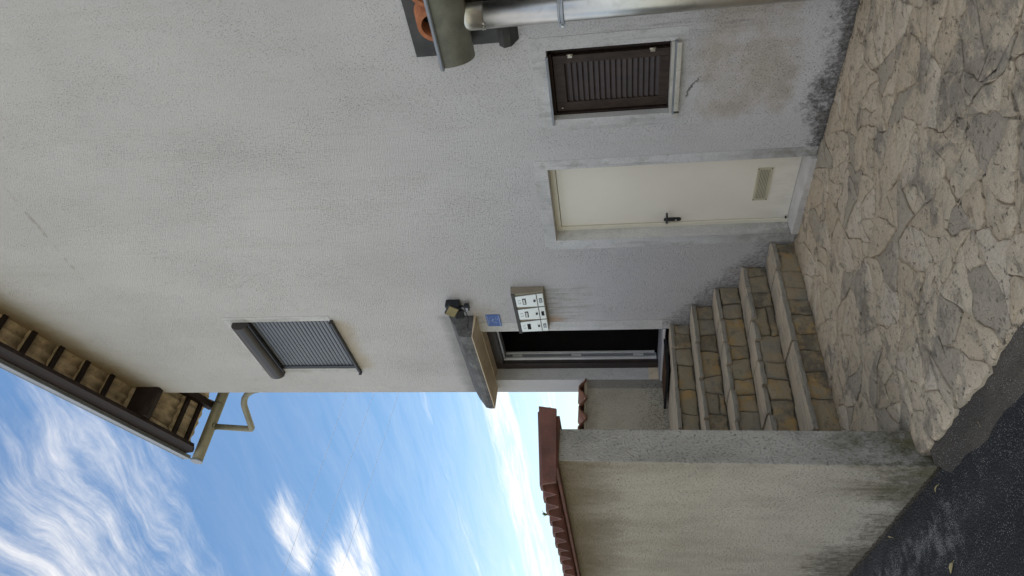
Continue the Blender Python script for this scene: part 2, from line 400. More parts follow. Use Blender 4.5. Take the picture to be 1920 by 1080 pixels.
def cap_wall_mat():
    m = Mat('boundary_wall_render', .92, spec=.15)
    x, y, z = m.x, m.y, m.z
    a = m.noise(m.pt(1, 1, .6), 1.4, 6, .6); mid = m.noise(m.pt(1, 1, .5), 6, 6, .65); fine = m.noise(m.pt(1, 1, .55), 85, 3, .6)
    worm = m.noise(m.pt(1, 1, .7), 92, 4, .6, .5); vst = m.noise(m.pt(1, 1, .8), 24, 8, .74)
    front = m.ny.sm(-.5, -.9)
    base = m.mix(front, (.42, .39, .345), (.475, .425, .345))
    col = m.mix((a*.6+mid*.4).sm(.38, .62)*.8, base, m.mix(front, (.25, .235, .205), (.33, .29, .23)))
    pit = worm.sm(.43, .30)
    col = m.mix(pit*.42, col, (.17, .15, .12))
    # damp run-off below the coping tiles
    top = (z+(mid-.5)*.30+(a-.5)*.3).sm(1.38, 1.86)*front
    col = m.mix(top*.82, col, (.165, .125, .07))
    # green-black growth at the foot and on the lower end
    low = (z-(a-.5)*.8-(mid-.5)*.55+(x+3.6)*.05).sm(.42, -.20)
    col = m.mix((low*.9+(vst-.56)*1.9).sm(.12, 1.05)*low.sm(0., .5)*.82, col, (.075, .064, .042))
    grn = (z-(mid-.5)*.5).sm(.42, .0)*x.sm(-4.3, -3.6)
    col = m.mix(grn*mid.sm(.40, .62)*.45, col, (.13, .125, .045))
    lich = (z-(mid-.5)*.9).sm(.85, .05)*x.sm(-3.62, -3.58)
    col = m.mix(lich*(vst*.6+mid*.4).sm(.44, .62)*.62, col, (.10, .085, .05))
    m.color(col); m.bump(fine*.6+worm*1.0-pit*.4+mid*.4, .014, .9)
    return m.m
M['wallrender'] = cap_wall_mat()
def back_wall_mat():
    m = Mat('landing_wall_render', .92, spec=.15)
    y, z = m.y, m.z
    a = m.noise(m.pt(), 1.9, 6, .6); mid = m.noise(m.pt(), 8, 6, .65); worm = m.noise(m.pt(1, 1, .8), 70, 4, .65, .5); fine = m.noise(m.pt(), 90, 3, .6)
    col = m.mix(a.sm(.3, .7), (.52, .465, .36), (.40, .35, .27))
    gry = y.sm(-.13, -.11)
    col = m.mix(gry*.8, col, m.mix(mid, (.20, .19, .17), (.33, .31, .28)))
    col = m.mix(worm.sm(.43, .29)*.5, col, (.16, .135, .10))
    low = (z+(mid-.5)*.6).sm(1.45, 1.0)
    col = m.mix(low*worm.sm(.54, .38)*.7, col, (.075, .06, .04))
    tp = (z+(mid-.5)*.25).sm(1.72, 1.93)
    col = m.mix(tp*.5, col, (.16, .115, .07))
    m.color(col); m.bump(fine*.5+worm, .014, .9); return m.m
M['backwall'] = back_wall_mat()
def asphalt_mat(name, c0, c1, spk, wear):
    m = Mat(name, .9, spec=.25)
    g = m.voro(scale=95); g2 = m.noise(m.pt(), 190, 3, .6); a = m.noise(m.pt(.55, 1.5, 1), 1.7, 6, .6, .3); b = m.noise(m.pt(), 9, 6, .66)
    col = m.mix(a.sm(.35, .68), c0, c1)
    dust = (a*.6+b*.4).sm(.50, .66)
    near = (m.y+(b-.5)*.12).band(-2.98, -2.72, .05)*m.x.sm(-3.3, -3.75)          # dusty strip near the wall
    col = m.mix((g2+dust*.05+near*b.sm(.35, .65)*.17).sm(.60, .72)*wear, col, (.30, .285, .28))
    col = m.mix(g.sm(.30, .12)*b.sm(.38, .6)*spk, col, (.36, .34, .315))
    m.color(col); m.bump(g*.9+g2*.6+b*.5, .016, 1.0); return m.m
M['asphalt'] = asphalt_mat('asphalt', (.021, .022, .024), (.036, .036, .038), 1.0, .85)
M['asphalt_edge'] = asphalt_mat('old_asphalt_edge', (.065, .056, .046), (.135, .112, .086), 1.0, .8)
def ground_mat():
    m = Mat('ground_gravel', .95, spec=.1)
    a = m.noise(m.pt(), .18, 6, .6); g = m.noise(m.pt(), 14, 5, .7)
    col = m.mix(a.sm(.42, .6), (.24, .22, .185), (.11, .12, .065))
    m.color(m.mix(g.sm(.5, .7)*.4, col, (.20, .175, .13))); m.bump(g, .03, .6); return m.m
M['ground'] = ground_mat()

# ------------------------------------------------------------------ geometry helpers
def nb(): return bmesh.new()
def add_box(bm, x0, x1, y0, y1, z0, z1):
    v = [bm.verts.new(p) for p in ((x0, y0, z0), (x1, y0, z0), (x1, y1, z0), (x0, y1, z0), (x0, y0, z1), (x1, y0, z1), (x1, y1, z1), (x0, y1, z1))]
    for f in ((3, 2, 1, 0), (4, 5, 6, 7), (0, 1, 5, 4), (1, 2, 6, 5), (2, 3, 7, 6), (3, 0, 4, 7)): bm.faces.new([v[i] for i in f])
    return v
def add_prism(bm, poly, d, cap=True):
    """poly: list of points; extruded by vector d"""
    d = Vector(d); a = [bm.verts.new(p) for p in poly]; b = [bm.verts.new(Vector(p)+d) for p in poly]
    n = len(a)
    for i in range(n): bm.faces.new((a[i], a[(i+1) % n], b[(i+1) % n], b[i]))
    if cap: bm.faces.new(a[::-1]); bm.faces.new(b)
    return a+b
def add_tube(bm, path, r, seg=16, cap=True):
    path = [Vector(p) for p in path]; rings = []
    up = None
    for i, p in enumerate(path):
        t = (path[min(i+1, len(path)-1)]-path[max(i-1, 0)]).normalized()
        if up is None:
            up = t.orthogonal().normalized()
        up = (up-t*up.dot(t)).normalized(); sd_ = t.cross(up)
        rr = r[i] if isinstance(r, (list, tuple)) else r
        rings.append([bm.verts.new(p+up*rr*cos(2*pi*k/seg)+sd_*rr*sin(2*pi*k/seg)) for k in range(seg)])
    for a, b in zip(rings, rings[1:]):
        for k in range(seg):
            f = bm.faces.new((a[k], a[(k+1) % seg], b[(k+1) % seg], b[k])); f.smooth = True
    if cap: bm.faces.new(rings[0][::-1]); bm.faces.new(rings[-1])
def obj(name, bm, mat, parent=None, bevel=0., kind=None, label=None, loc=None, smooth=False):
    bmesh.ops.recalc_face_normals(bm, faces=bm.faces)
    me = bpy.data.meshes.new(name); bm.to_mesh(me); bm.free()
    me.materials.append(M[mat] if isinstance(mat, str) else mat)
    return link(name, me, parent, bevel, kind, label, loc)
def wpos(o):
    p = Vector((0, 0, 0))
    while o is not None: p = p+o.location; o = o.parent
    return p
def link(name, me, parent=None, bevel=0., kind=None, label=None, loc=None):
    o = bpy.data.objects.new(name, me); C.objects.link(o)
    o.location = Vector(loc) if loc is not None else Vector((0, 0, 0))
    if parent is not None:
        o.location = o.location-wpos(parent); o.parent = parent
    if bevel:
        b = o.modifiers.new('bevel', 'BEVEL'); b.width = bevel; b.segments = 2; b.limit_method = 'ANGLE'; b.angle_limit = rad(40)
    if kind: o['kind'] = kind
    if label: o['label'] = label
    return o
def thing(name, label, cat, loc=(0, 0, 0), group=None):
    o = bpy.data.objects.new(name, None); C.objects.link(o); o.location = loc; o.empty_display_size = .2
    o['label'] = label; o['category'] = cat
    if group: o['group'] = group
    return o
def tag(o, label, cat, group=None):
    o['label'] = label; o['category'] = cat
    if group: o['group'] = group
    return o
def box_obj(name, mat, parent, x0, x1, y0, y1, z0, z1, bevel=0., **k):
    bm = nb(); add_box(bm, x0, x1, y0, y1, z0, z1); return obj(name, bm, mat, parent, bevel, **k)
def wob(p, s=5., a=.004): return (mnoise.noise(Vector(p)*s))*a

# ------------------------------------------------------------------ setting: ground, road, pavement
def ground():
    bm = nb(); R = 900
    vs = [bm.verts.new(p) for p in ((-R, -R, -.42), (R, -R, -.42), (R, R, -.42), (-R, R, -.42))]; bm.faces.new(vs)
    obj('ground', bm, 'ground', kind='structure')
    bm = nb()                                                       # road: a slab running past the house front
    n = 60
    xs = [-60+i*100/n for i in range(n+1)]; ys = [-2.60, -3.2, -3.9, -4.6]; zs = [-.128, -.115, -.095, -.12]
    g = [[bm.verts.new((x, y, z+(-.03 if x < -9 else 0))) for y, z in zip(ys, zs)] for x in xs]
    for i in range(n):
        for j in range(len(ys)-1): bm.faces.new((g[i][j], g[i+1][j], g[i+1][j+1], g[i][j+1]))
    obj('road', bm, 'asphalt', kind='structure')
    # worn asphalt fillet between the paving and the road, its end rounded off at the boundary wall
    bm = nb(); pts = []
    m = 150
    for i in range(m+1):
        x = -3.56+i*4.6/m
        e = min(1., (x+3.56)/.16); e = math.sqrt(max(0., 1-(1-e)**2))
        y1 = -2.565-(.095+.04*mnoise.noise(Vector((x*3.1, 3, 0)))+.018*mnoise.noise(Vector((x*13, 3, 0))))*e
        prof = [(-2.44, -.062), (-2.53, -.066), (-2.565-.03*e, -.074), ((-2.565+y1)/2, -.098), (y1, -.122), (y1-.02, -.150)]
        pts.append([bm.verts.new((x, y+.007*mnoise.noise(Vector((x*12, y*12, 1))), -.134+(z+.134)*min(1., e*.9+.1)+.007*mnoise.noise(Vector((x*12, y*12, 5)))+.003*mnoise.noise(Vector((x*40, y*40, 5))))) for y, z in prof])
    for a, b in zip(pts, pts[1:]):
        for k in range(5): f = bm.faces.new((a[k], b[k], b[k+1], a[k+1])); f.smooth = True
    bm.faces.new(pts[0])
    obj('kerb', bm, 'asphalt_edge', kind='structure')
ground()

def clip(poly, n, d):
    """keep points with p.n <= d"""
    out = []
    for i in range(len(poly)):
        a, b = poly[i], poly[(i+1) % len(poly)]
        da, db = a[0]*n[0]+a[1]*n[1]-d, b[0]*n[0]+b[1]*n[1]-d
        if da <= 0: out.append(a)
        if (da < 0 < db) or (db < 0 < da):
            t = da/(da-db); out.append((a[0]+(b[0]-a[0])*t, a[1]+(b[1]-a[1])*t))
    return out
def voronoi(seeds, bounds):
    cells = []
    for i, s in enumerate(seeds):
        poly = list(bounds)
        for j, q in enumerate(seeds):
            if i == j: continue
            if abs(s[0]-q[0]) > 2.2 or abs(s[1]-q[1]) > 2.2: continue
            n = (q[0]-s[0], q[1]-s[1]); d = (q[0]**2+q[1]**2-s[0]**2-s[1]**2)/2
            poly = clip(poly, n, d)
            if len(poly) < 3: break
        cells.append(poly)
    return cells
def inset(poly, g):
    """shrink a convex polygon (counter-clockwise) by g"""
    res = list(poly); n = len(poly)
    for i in range(n):
        a, b = poly[i], poly[(i+1) % n]
        ex, ey = b[0]-a[0], b[1]-a[1]; L = math.hypot(ex, ey)
        if L < 1e-6: continue
        nx, ny = ey/L, -ex/L
        res = clip(res, (nx, ny), a[0]*nx+a[1]*ny-g)
        if len(res) < 3: return []
    return res
def area(p): return .5*sum(p[i][0]*p[(i+1) % len(p)][1]-p[(i+1) % len(p)][0]*p[i][1] for i in range(len(p)))
def rag(poly, step, amp, seed, warp=None):
    """resample the outline and roughen it"""
    out = []
    n = len(poly)
    for i in range(n):
        a, b = poly[i], poly[(i+1) % n]; L = math.hypot(b[0]-a[0], b[1]-a[1]); k = max(1, int(L/step))
        for q in range(k):
            t = q/k; x, y = a[0]+(b[0]-a[0])*t, a[1]+(b[1]-a[1])*t
            dx, dy = amp*mnoise.noise(Vector((x*14, y*14, seed))), amp*mnoise.noise(Vector((x*14, y*14, seed+9)))
            if warp:
                e = max(0., min(1., warp(x, y)))
                dx += e*(.11*mnoise.noise(Vector((x*2.6, y*2.6, 40)))+.035*mnoise.noise(Vector((x*7, y*7, 50))))
                dy += e*(.11*mnoise.noise(Vector((x*2.6, y*2.6, 60)))+.035*mnoise.noise(Vector((x*7, y*7, 70))))
            out.append((x+dx, y+dy))
    return out
def pebble(bm, outline, top, depth, rnd, mapf, crown=.0):
    """a slab: outline in its own 2D plane, top height 'top', rounded edge 'rnd'; mapf(u, v, h) -> 3D"""
    cx = sum(p[0] for p in outline)/len(outline); cy = sum(p[1] for p in outline)/len(outline)
    def ring(k, h): return [bm.verts.new(mapf(cx+(p[0]-cx)*(1-k/max(.02, math.hypot(p[0]-cx, p[1]-cy))), cy+(p[1]-cy)*(1-k/max(.02, math.hypot(p[0]-cx, p[1]-cy))), h+.0025*mnoise.noise(Vector((p[0]*20, p[1]*20, 2))))) for p in outline]
    r0, r1, r2, r3_ = ring(0, top-depth), ring(0, top-rnd*1.0), ring(rnd*.45, top-rnd*.3), ring(rnd*1.5, top)
    n = len(outline)
    for a, b in ((r0, r1), (r1, r2), (r2, r3_)):
        for i in range(n):
            f = bm.faces.new((a[i], a[(i+1) % n], b[(i+1) % n], b[i])); f.smooth = b is r2 or b is r3_
    c = bm.verts.new(mapf(cx, cy, top+crown))
    for i in range(n):
        f = bm.faces.new((r3_[i], r3_[(i+1) % n], c)); f.smooth = True

def pavement():
    # mortar bed
    bm = nb(); nx, ny = 150, 90
    x0, x1, y0, y1 = -4.66, 1.2, -2.515, .17
    g = [[bm.verts.new((x0+(x1-x0)*i/nx, y0+(y1-y0)*j/ny, -.0575+.008*mnoise.noise(Vector((i*.16, j*.16, 3)))+.0045*mnoise.noise(Vector((i*.55, j*.55, 8))))) for j in range(ny+1)] for i in range(nx+1)]
    for i in range(nx):
        for j in range(ny): f = bm.faces.new((g[i][j], g[i+1][j], g[i+1][j+1], g[i][j+1])); f.smooth = True
    for (i, di) in ((0, 1),):
        pass
    e = [bm.verts.new((v.co.x, v.co.y, -.3)) for v in (g[i][0] for i in range(nx+1))]
    for i in range(nx): bm.faces.new((e[i], e[i+1], g[i+1][0], g[i][0]))
    bed = obj('pavement', bm, 'pavebed', kind='structure')
    R = random.Random(23)
    X0, X1 = -4.63, -.55
    # crazy paving: split the area again and again by random cuts
    done, todo = [], [[(X0, -2.555), (X1, -2.50), (X1, -.004), (X0, -.004)]]
    while todo:
        todo.sort(key=lambda c: abs(area(c))); c = todo.pop()
        A = abs(area(c)); lim = R.choice((.022, .034, .05, .07, .10))
        if A < lim or len(done)+len(todo) > 285: done.append(c); continue
        cx = sum(p[0] for p in c)/len(c); cy = sum(p[1] for p in c)/len(c)
        far = max(((p, q) for p in c for q in c), key=lambda t: math.hypot(t[0][0]-t[1][0], t[0][1]-t[1][1]))
        th = math.atan2(far[1][1]-far[0][1], far[1][0]-far[0][0])+R.gauss(0, .36)
        n = (cos(th), sin(th)); span = sorted(p[0]*n[0]+p[1]*n[1] for p in c)
        d = span[0]+(span[-1]-span[0])*R.uniform(.32, .68)
        p1, p2 = clip(c, n, d), clip(c, (-n[0], -n[1]), -d)
        for q in (p1, p2):
            if len(q) >= 3 and abs(area(q)) > .0015: todo.append(q)
    k = 0
    done.sort(key=lambda c: -abs(area(c)))
    for c in done:
        if area(c) < 0: c = c[::-1]
        c = inset(c, R.uniform(.0005, .0045))
        if len(c) < 3 or area(c) < .0025: continue
        if max(p[0] for p in c) < -3.57 and max(p[1] for p in c) < -2.36: continue
        # chip some corners
        q = []
        for i in range(len(c)):
            a_, b_, d_ = c[i-1], c[i], c[(i+1) % len(c)]
            la, lb = math.hypot(a_[0]-b_[0], a_[1]-b_[1]), math.hypot(d_[0]-b_[0], d_[1]-b_[1])
            u = R.uniform(.008, .035)
            if min(la, lb) > .07:
                q += [(b_[0]+(a_[0]-b_[0])*u/la, b_[1]+(a_[1]-b_[1])*u/la), (b_[0]+(d_[0]-b_[0])*u/lb, b_[1]+(d_[1]-b_[1])*u/lb)]
            else: q.append(b_)
        c = [p for i, p in enumerate(q) if math.hypot(p[0]-q[i-1][0], p[1]-q[i-1][1]) > .008]
        if len(c) < 3: continue
        o = rag(c, .045, .020, 3.3, lambda x, y: min((y+2.62)/.20, (-.01-y)/.12, (x+4.62)/.12))
        s = (sum(p[0] for p in o)/len(o), sum(p[1] for p in o)/len(o))
        bm = nb(); tx, ty = R.uniform(-.022, .022), R.uniform(-.022, .022); h0 = -.0475+R.uniform(-.006, .005)
        def mp(u, v, h, s=s, tx=tx, ty=ty): return Vector((u, v, h+(u-s[0])*tx+(v-s[1])*ty+.004*mnoise.noise(Vector((u*9, v*9, 4)))+.0025*mnoise.noise(Vector((u*31, v*31, 6)))))
        pebble(bm, o, h0, .03, R.uniform(.003, .009), mp, R.uniform(-.004, .004))
        obj('paving_stone', bm, 'pave', bed); k += 1
    return k
pavement()

# ------------------------------------------------------------------ the house
house = thing('house', 'tall white rendered house with a tiled gable roof, brown shutter and cream cellar door', 'house', (-2.2, 4.5, 0))
S_R = .39
def roof_z(x): return 8.0+S_R*(x+7.24) if x < -2.2 else 8.0+S_R*(5.04)-S_R*(x+2.2)

def facade():
    holes = [(-4.495, -3.64, -.6, 2.052), (-6.951, -5.919, -.5, 3.012), (-3.145, -2.557, 1.075, 1.960), (-6.655, -5.66, 4.68, 5.80)]
    depth = [.18, .20, .13, .12]
    xs = sorted({-7.24, 2.8, -2.2, *[h[0] for h in holes], *[h[1] for h in holes]})
    bm = nb()
    def q(a, b, c, d): bm.faces.new([bm.verts.new(p) for p in (a, b, c, d)])
    for a, b in zip(xs, xs[1:]):
        cur = -1.0
        for h in sorted([h for h in holes if h[0] <= a+1e-6 and h[1] >= b-1e-6], key=lambda h: h[2]):
            q((a, 0, cur), (b, 0, cur), (b, 0, h[2]), (a, 0, h[2])); cur = h[3]
        q((a, 0, cur), (b, 0, cur), (b, 0, roof_z(b)+.02), (a, 0, roof_z(a)+.02))
    # the other walls, so that the house is a closed volume
    Y = 9.0; zl, zr = roof_z(-7.24), roof_z(2.8)
    q((-7.24, Y, -1), (-7.24, 0, -1), (-7.24, 0, zl), (-7.24, Y, zl))
    q((2.8, 0, -1), (2.8, Y, -1), (2.8, Y, zr), (2.8, 0, zr))
    bm.faces.new([bm.verts.new(p) for p in ((2.8, Y, -1), (-7.24, Y, -1), (-7.24, Y, zl), (-2.2, Y, roof_z(-2.2)), (2.8, Y, zr))])
    bmesh.ops.remove_doubles(bm, verts=bm.verts, dist=1e-4)
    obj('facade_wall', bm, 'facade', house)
    # reveals
    bm = nb()
    for h, d in zip(holes, depth):
        x0, x1, z0, z1 = h
        for p in (((x0, 0, z0), (x0, d, z0), (x0, d, z1), (x0, 0, z1)), ((x1, 0, z0), (x1, d, z0), (x1, d, z1), (x1, 0, z1)),
                  ((x0, 0, z1), (x1, 0, z1), (x1, d, z1), (x0, d, z1)), ((x0, 0, z0), (x1, 0, z0), (x1, d, z0), (x0, d, z0))):
            bm.faces.new([bm.verts.new(v) for v in p])
    obj('window_reveal', bm, 'reveal', house)
    box_obj('door_lintel', 'cream', house, -6.950, -5.920, -.0015, .158, 3.005, 3.0115)
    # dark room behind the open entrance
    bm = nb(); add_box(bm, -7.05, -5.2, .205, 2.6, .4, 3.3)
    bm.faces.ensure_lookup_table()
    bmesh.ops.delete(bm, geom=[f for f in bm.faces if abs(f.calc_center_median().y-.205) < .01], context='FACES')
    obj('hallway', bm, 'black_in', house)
facade()

def frame_band(name, x0, x1, z0, z1, wl, wr, wt, wb, t=.0025, mat='band', seed=0):
    """smooth plaster band round an opening, slightly proud, ragged outside edge"""
    bm = nb()
    def strip(a, b, c, d):
        add_box(bm, a, b, -t, -.0004, c, d)
    if wl: strip(x0-wl, x0, z0-wb, z1+wt)
    if wr: strip(x1, x1+wr, z0-wb, z1+wt)
    if wt: strip(x0, x1, z1, z1+wt)
    if wb: strip(x0, x1, z0-wb, z0)
    return obj(name, bm, mat, house)
frame_band('door_surround', -4.495, -3.64, -.04, 2.052, .118, .095, .105, 0)
frame_band('window_surround', -3.145, -2.557, 1.075, 1.960, .105, .10, .105, .085)
frame_band('window_surround', -6.655, -5.66, 4.68, 5.90, .085, .09, .06, 0, .003, 'band')
frame_band('door_surround', -6.951, -5.919, 1.05, 3.012, 0, .165, .0, 0, .004, 'reveal')

# ---- cellar door
def cellar_door():
    d = .135
    fr = obj('cellar_door', (lambda b: (add_box(b, -4.495, -4.452, d-.01, .18, .0, 2.052), add_box(b, -3.662, -3.64, d-.01, .18, .0, 2.052), add_box(b, -4.452, -3.662, d-.01, .18, 2.004, 2.052), b)[-1])(nb()), 'doorframe', house, .002)
    fr['label'] = 'flat cream painted cellar door with black lever handle'
    box_obj('door_leaf', 'doorleaf', fr, -4.447, -3.665, d+.004, d+.04, .012, 2.000, .002)
    box_obj('gap_seal', 'blackplastic', fr, -4.4525, -4.4465, d+.012, d+.03, .012, 2.001)
    # louvred vent with slots
    bm = nb(); x0, x1, z0, z1 = -4.222, -3.860, .218, .340; y = d+.004
    add_box(bm, x0, x1, y-.006, y, z0, z0+.018); add_box(bm, x0, x1, y-.006, y, z1-.018, z1)
    add_box(bm, x0, x0+.018, y-.006, y, z0+.018, z1-.018); add_box(bm, x1-.018, x1, y-.006, y, z0+.018, z1-.018)
    for i in range(7):
        z = z0+.018+(i+.18)*(z1-z0-.036)/7
        add_prism(bm, [(x0+.018, y-.006, z), (x0+.018, y-.001, z+.004), (x0+.018, y-.001, z+.0075), (x0+.018, y-.006, z+.0045)], (x1-x0-.036, 0, 0))
    obj('vent', bm, 'vent', fr)
    box_obj('vent_back', 'wood_dark', fr, x0+.01, x1-.01, y-.001, y+.002, z0+.01, z1-.01)
    for x in (x0+.008, x1-.008):
        for z in (z0+.008, z1-.008):
            bm = nb(); add_tube(bm, [(x, y-.008, z), (x, y-.004, z)], .005, 8); obj('vent_screw', bm, 'blackmetal', fr)
    # handle: long rounded plate, lever, cylinder
    bm = nb(); xc, za, zb, rr = -4.413, 1.078, .925, .021
    pl = [(xc+rr*cos(a), y, zb+rr+rr*sin(a)) for a in [pi+pi*i/8 for i in range(9)]]+[(xc+rr*cos(a), y, za-rr+rr*sin(a)) for a in [pi*i/8 for i in range(9)]]
    add_prism(bm, pl, (0, -.010, 0)); obj('handle_plate', bm, 'blackmetal', fr, .002)
    bm = nb(); add_tube(bm, [(xc, y-.005, 1.055), (xc, y-.050, 1.055), (xc+.012, y-.056, 1.055), (xc+.06, y-.056, 1.056), (xc+.125, y-.052, 1.058)], [.010, .010, .0105, .010, .009], 10)
    obj('lever', bm, 'blackmetal', fr)
    bm = nb(); add_tube(bm, [(xc-.004, y-.008, .972), (xc-.004, y-.020, .972)], .009, 12); obj('lock_cylinder', bm, 'zinc', fr)
    # marble threshold
    bm = nb(); add_prism(bm, [(-4.49, .16, -.005), (-4.49, .16, .011), (-4.49, -.035, .000), (-4.49, -.035, -.060), (-4.49, .16, -.060)], (.845, 0, 0))
    obj('threshold', bm, 'thresh', fr, .003)
    bm = nb(); add_tube(bm, [(-4.432, d-.002, .030), (-4.432, d-.022, .030)], .008, 8); obj('door_stop', bm, 'blackmetal', fr)
cellar_door()

# ---- shuttered window
def shutter_window():
    d = .075; x0, x1, z0, z1 = -3.125, -2.655, 1.100, 1.925
    fr = box_obj('shutter_window', 'wood_dark', house, -3.145, -2.557, .118, .13, 1.075, 1.960)
    fr['label'] = 'small window closed by a dark brown louvred shutter'
    bm = nb()
    add_box(bm, x0, x0+.078, d, d+.036, z0, z1); add_box(bm, x1-.062, x1, d, d+.036, z0, z1)
    add_box(bm, x0+.078, x1-.062, d, d+.036, z1-.080, z1); add_box(bm, x0+.078, x1-.062, d, d+.036, z0, z0+.072)
    sh = obj('shutter', bm, 'shutter', fr, .003)
    n = 17; a0, a1 = z0+.072, z1-.080; p = (a1-a0)/n
    me = None
    for i in range(n):
        z = a0+p*(i+.5)
        bm = nb(); h = p*.64
        add_prism(bm, [(0, d+.004-.0, -h), (0, d+.009, -h-.004), (0, d+.034, h-.004), (0, d+.029, h+.003), (0, d+.012, -.002)], (x1-.062-x0-.078, 0, 0))
        if me is None:
            o = obj('slat', bm, 'slat', sh, .0015, loc=(x0+.078, 0, z)); me = o.data
        else:
            bm.free(); link('slat', me, sh, .0015, loc=(x0+.078, 0, z))
    # fixed frame in the reveal (dark), hinges
    bm = nb()
    add_box(bm, -3.145, -3.127, .055, .118, 1.075, 1.960); add_box(bm, -2.630, -2.557, .090, .118, 1.075, 1.960)
    add_box(bm, -3.127, -2.630, .060, .118, 1.930, 1.960)
    obj('shutter_frame', bm, 'wood_dark', fr, .002)
    for z in (1.22, 1.80):
        bm = nb(); add_tube(bm, [(-2.648, d-.004, z-.022), (-2.648, d-.004, z+.022)], .007, 8); add_box(bm, -2.672, -2.650, d-.006, d-.001, z-.016, z+.016)
        obj('hinge', bm, 'brass', sh)
    # sill: pale board, grey drip metal, nosing
    bm = nb(); add_box(bm, -3.138, -2.560, -.012, .118, 1.0765, 1.098); sl_ = obj('sill', bm, 'sill', fr, .002)
    bm = nb(); add_box(bm, -3.138, -2.545, -.040, -.012, 1.058, 1.0765); obj('sill_drip', bm, 'sillgrey', sl_)
    bm = nb(); add_box(bm, -3.158, -2.548, -.052, -.040, 1.034, 1.066); obj('sill_nosing', bm, 'sill', sl_, .003)
    bm = nb(); add_box(bm, -3.117, -3.102, -.0545, -.052, 1.030, 1.067); obj('sill_clip', bm, 'dark_metal', sl_)
    # pale bar under the lintel
    box_obj('lintel_bar', 'sillgrey', fr, -3.185, -2.600, -.022, -.008, 1.948, 1.966, .002)
    bm = nb(); add_tube(bm, [(-3.09, d-.003, 1.885), (-3.09, d-.012, 1.885)], .006, 8); obj('catch', bm, 'brass', sh)
shutter_window()

# ---- roller shutter window
def roller_window():
    x0, x1, z0, z1 = -6.655, -5.66, 4.68, 5.80
    fr = box_obj('roller_window', 'window_frame', house, x0, x1, .108, .12, z0, z1)
    fr['label'] = 'upper window closed by a grey roller shutter under a brown box'
    # half-round roller box
    bm = nb(); yc, zc, r = .0, 5.775, .098
    prof = [(x0-.085, .02, zc+.10), (x0-.085, -.04, zc+.10)]+[(x0-.085, -.04-.062*sin(a), zc+.10*cos(a)) for a in [pi*i/10 for i in range(1, 10)]]+[(x0-.085, -.04, zc-.10), (x0-.085, .02, zc-.10)]
    add_prism(bm, prof, (x1-x0+.080, 0, 0))
    for f in bm.faces: f.smooth = False
    obj('shutter_box', bm, 'rollerbox', fr, .004)
    box_obj('box_trim', 'window_frame', fr, x0+.0, x1-.005, -.045, -.02, zc-.118, zc-.1005)
    # slats
    n = 21; p = (zc-.10-z0-.01)/n; sw0, sw1 = x0+.045, x1-.012; me = None
    for i in range(n):
        z = z0+.012+p*i
        if me is None:
            bm = nb(); add_prism(bm, [(0, .030, 0), (0, .020, p*.12), (0, .0165, p*.5), (0, .020, p*.86), (0, .031, p*.98), (0, .036, p*.5)], (sw1-sw0, 0, 0))
            me = obj('slat', bm, 'roller', fr, loc=(sw0, 0, z)).data
        else: link('slat', me, fr, loc=(sw0, 0, z))
    box_obj('guide_rail', 'window_frame', fr, x0, x0+.045, .004, .06, z0, zc-.10, .002)
    box_obj('guide_rail', 'window_frame', fr, x1-.012, x1, .006, .05, z0, zc-.10, .001)
    bm = nb(); add_prism(bm, [(x0-.05, -.055, z0-.028), (x0-.05, -.055, z0-.004), (x0-.05, .10, z0+.006), (x0-.05, .10, z0-.012)], (x1-x0+.06, 0, 0)); obj('sill', bm, 'window_frame', fr, .003)
    box_obj('sill_cap', 'rollerbox', fr, x0-.058, x0-.0505, -.062, -.01, z0-.034, z0+.002)
    box_obj('sill_cap', 'rollerbox', fr, x1+.0105, x1+.018, -.062, -.01, z0-.034, z0+.002)
roller_window()

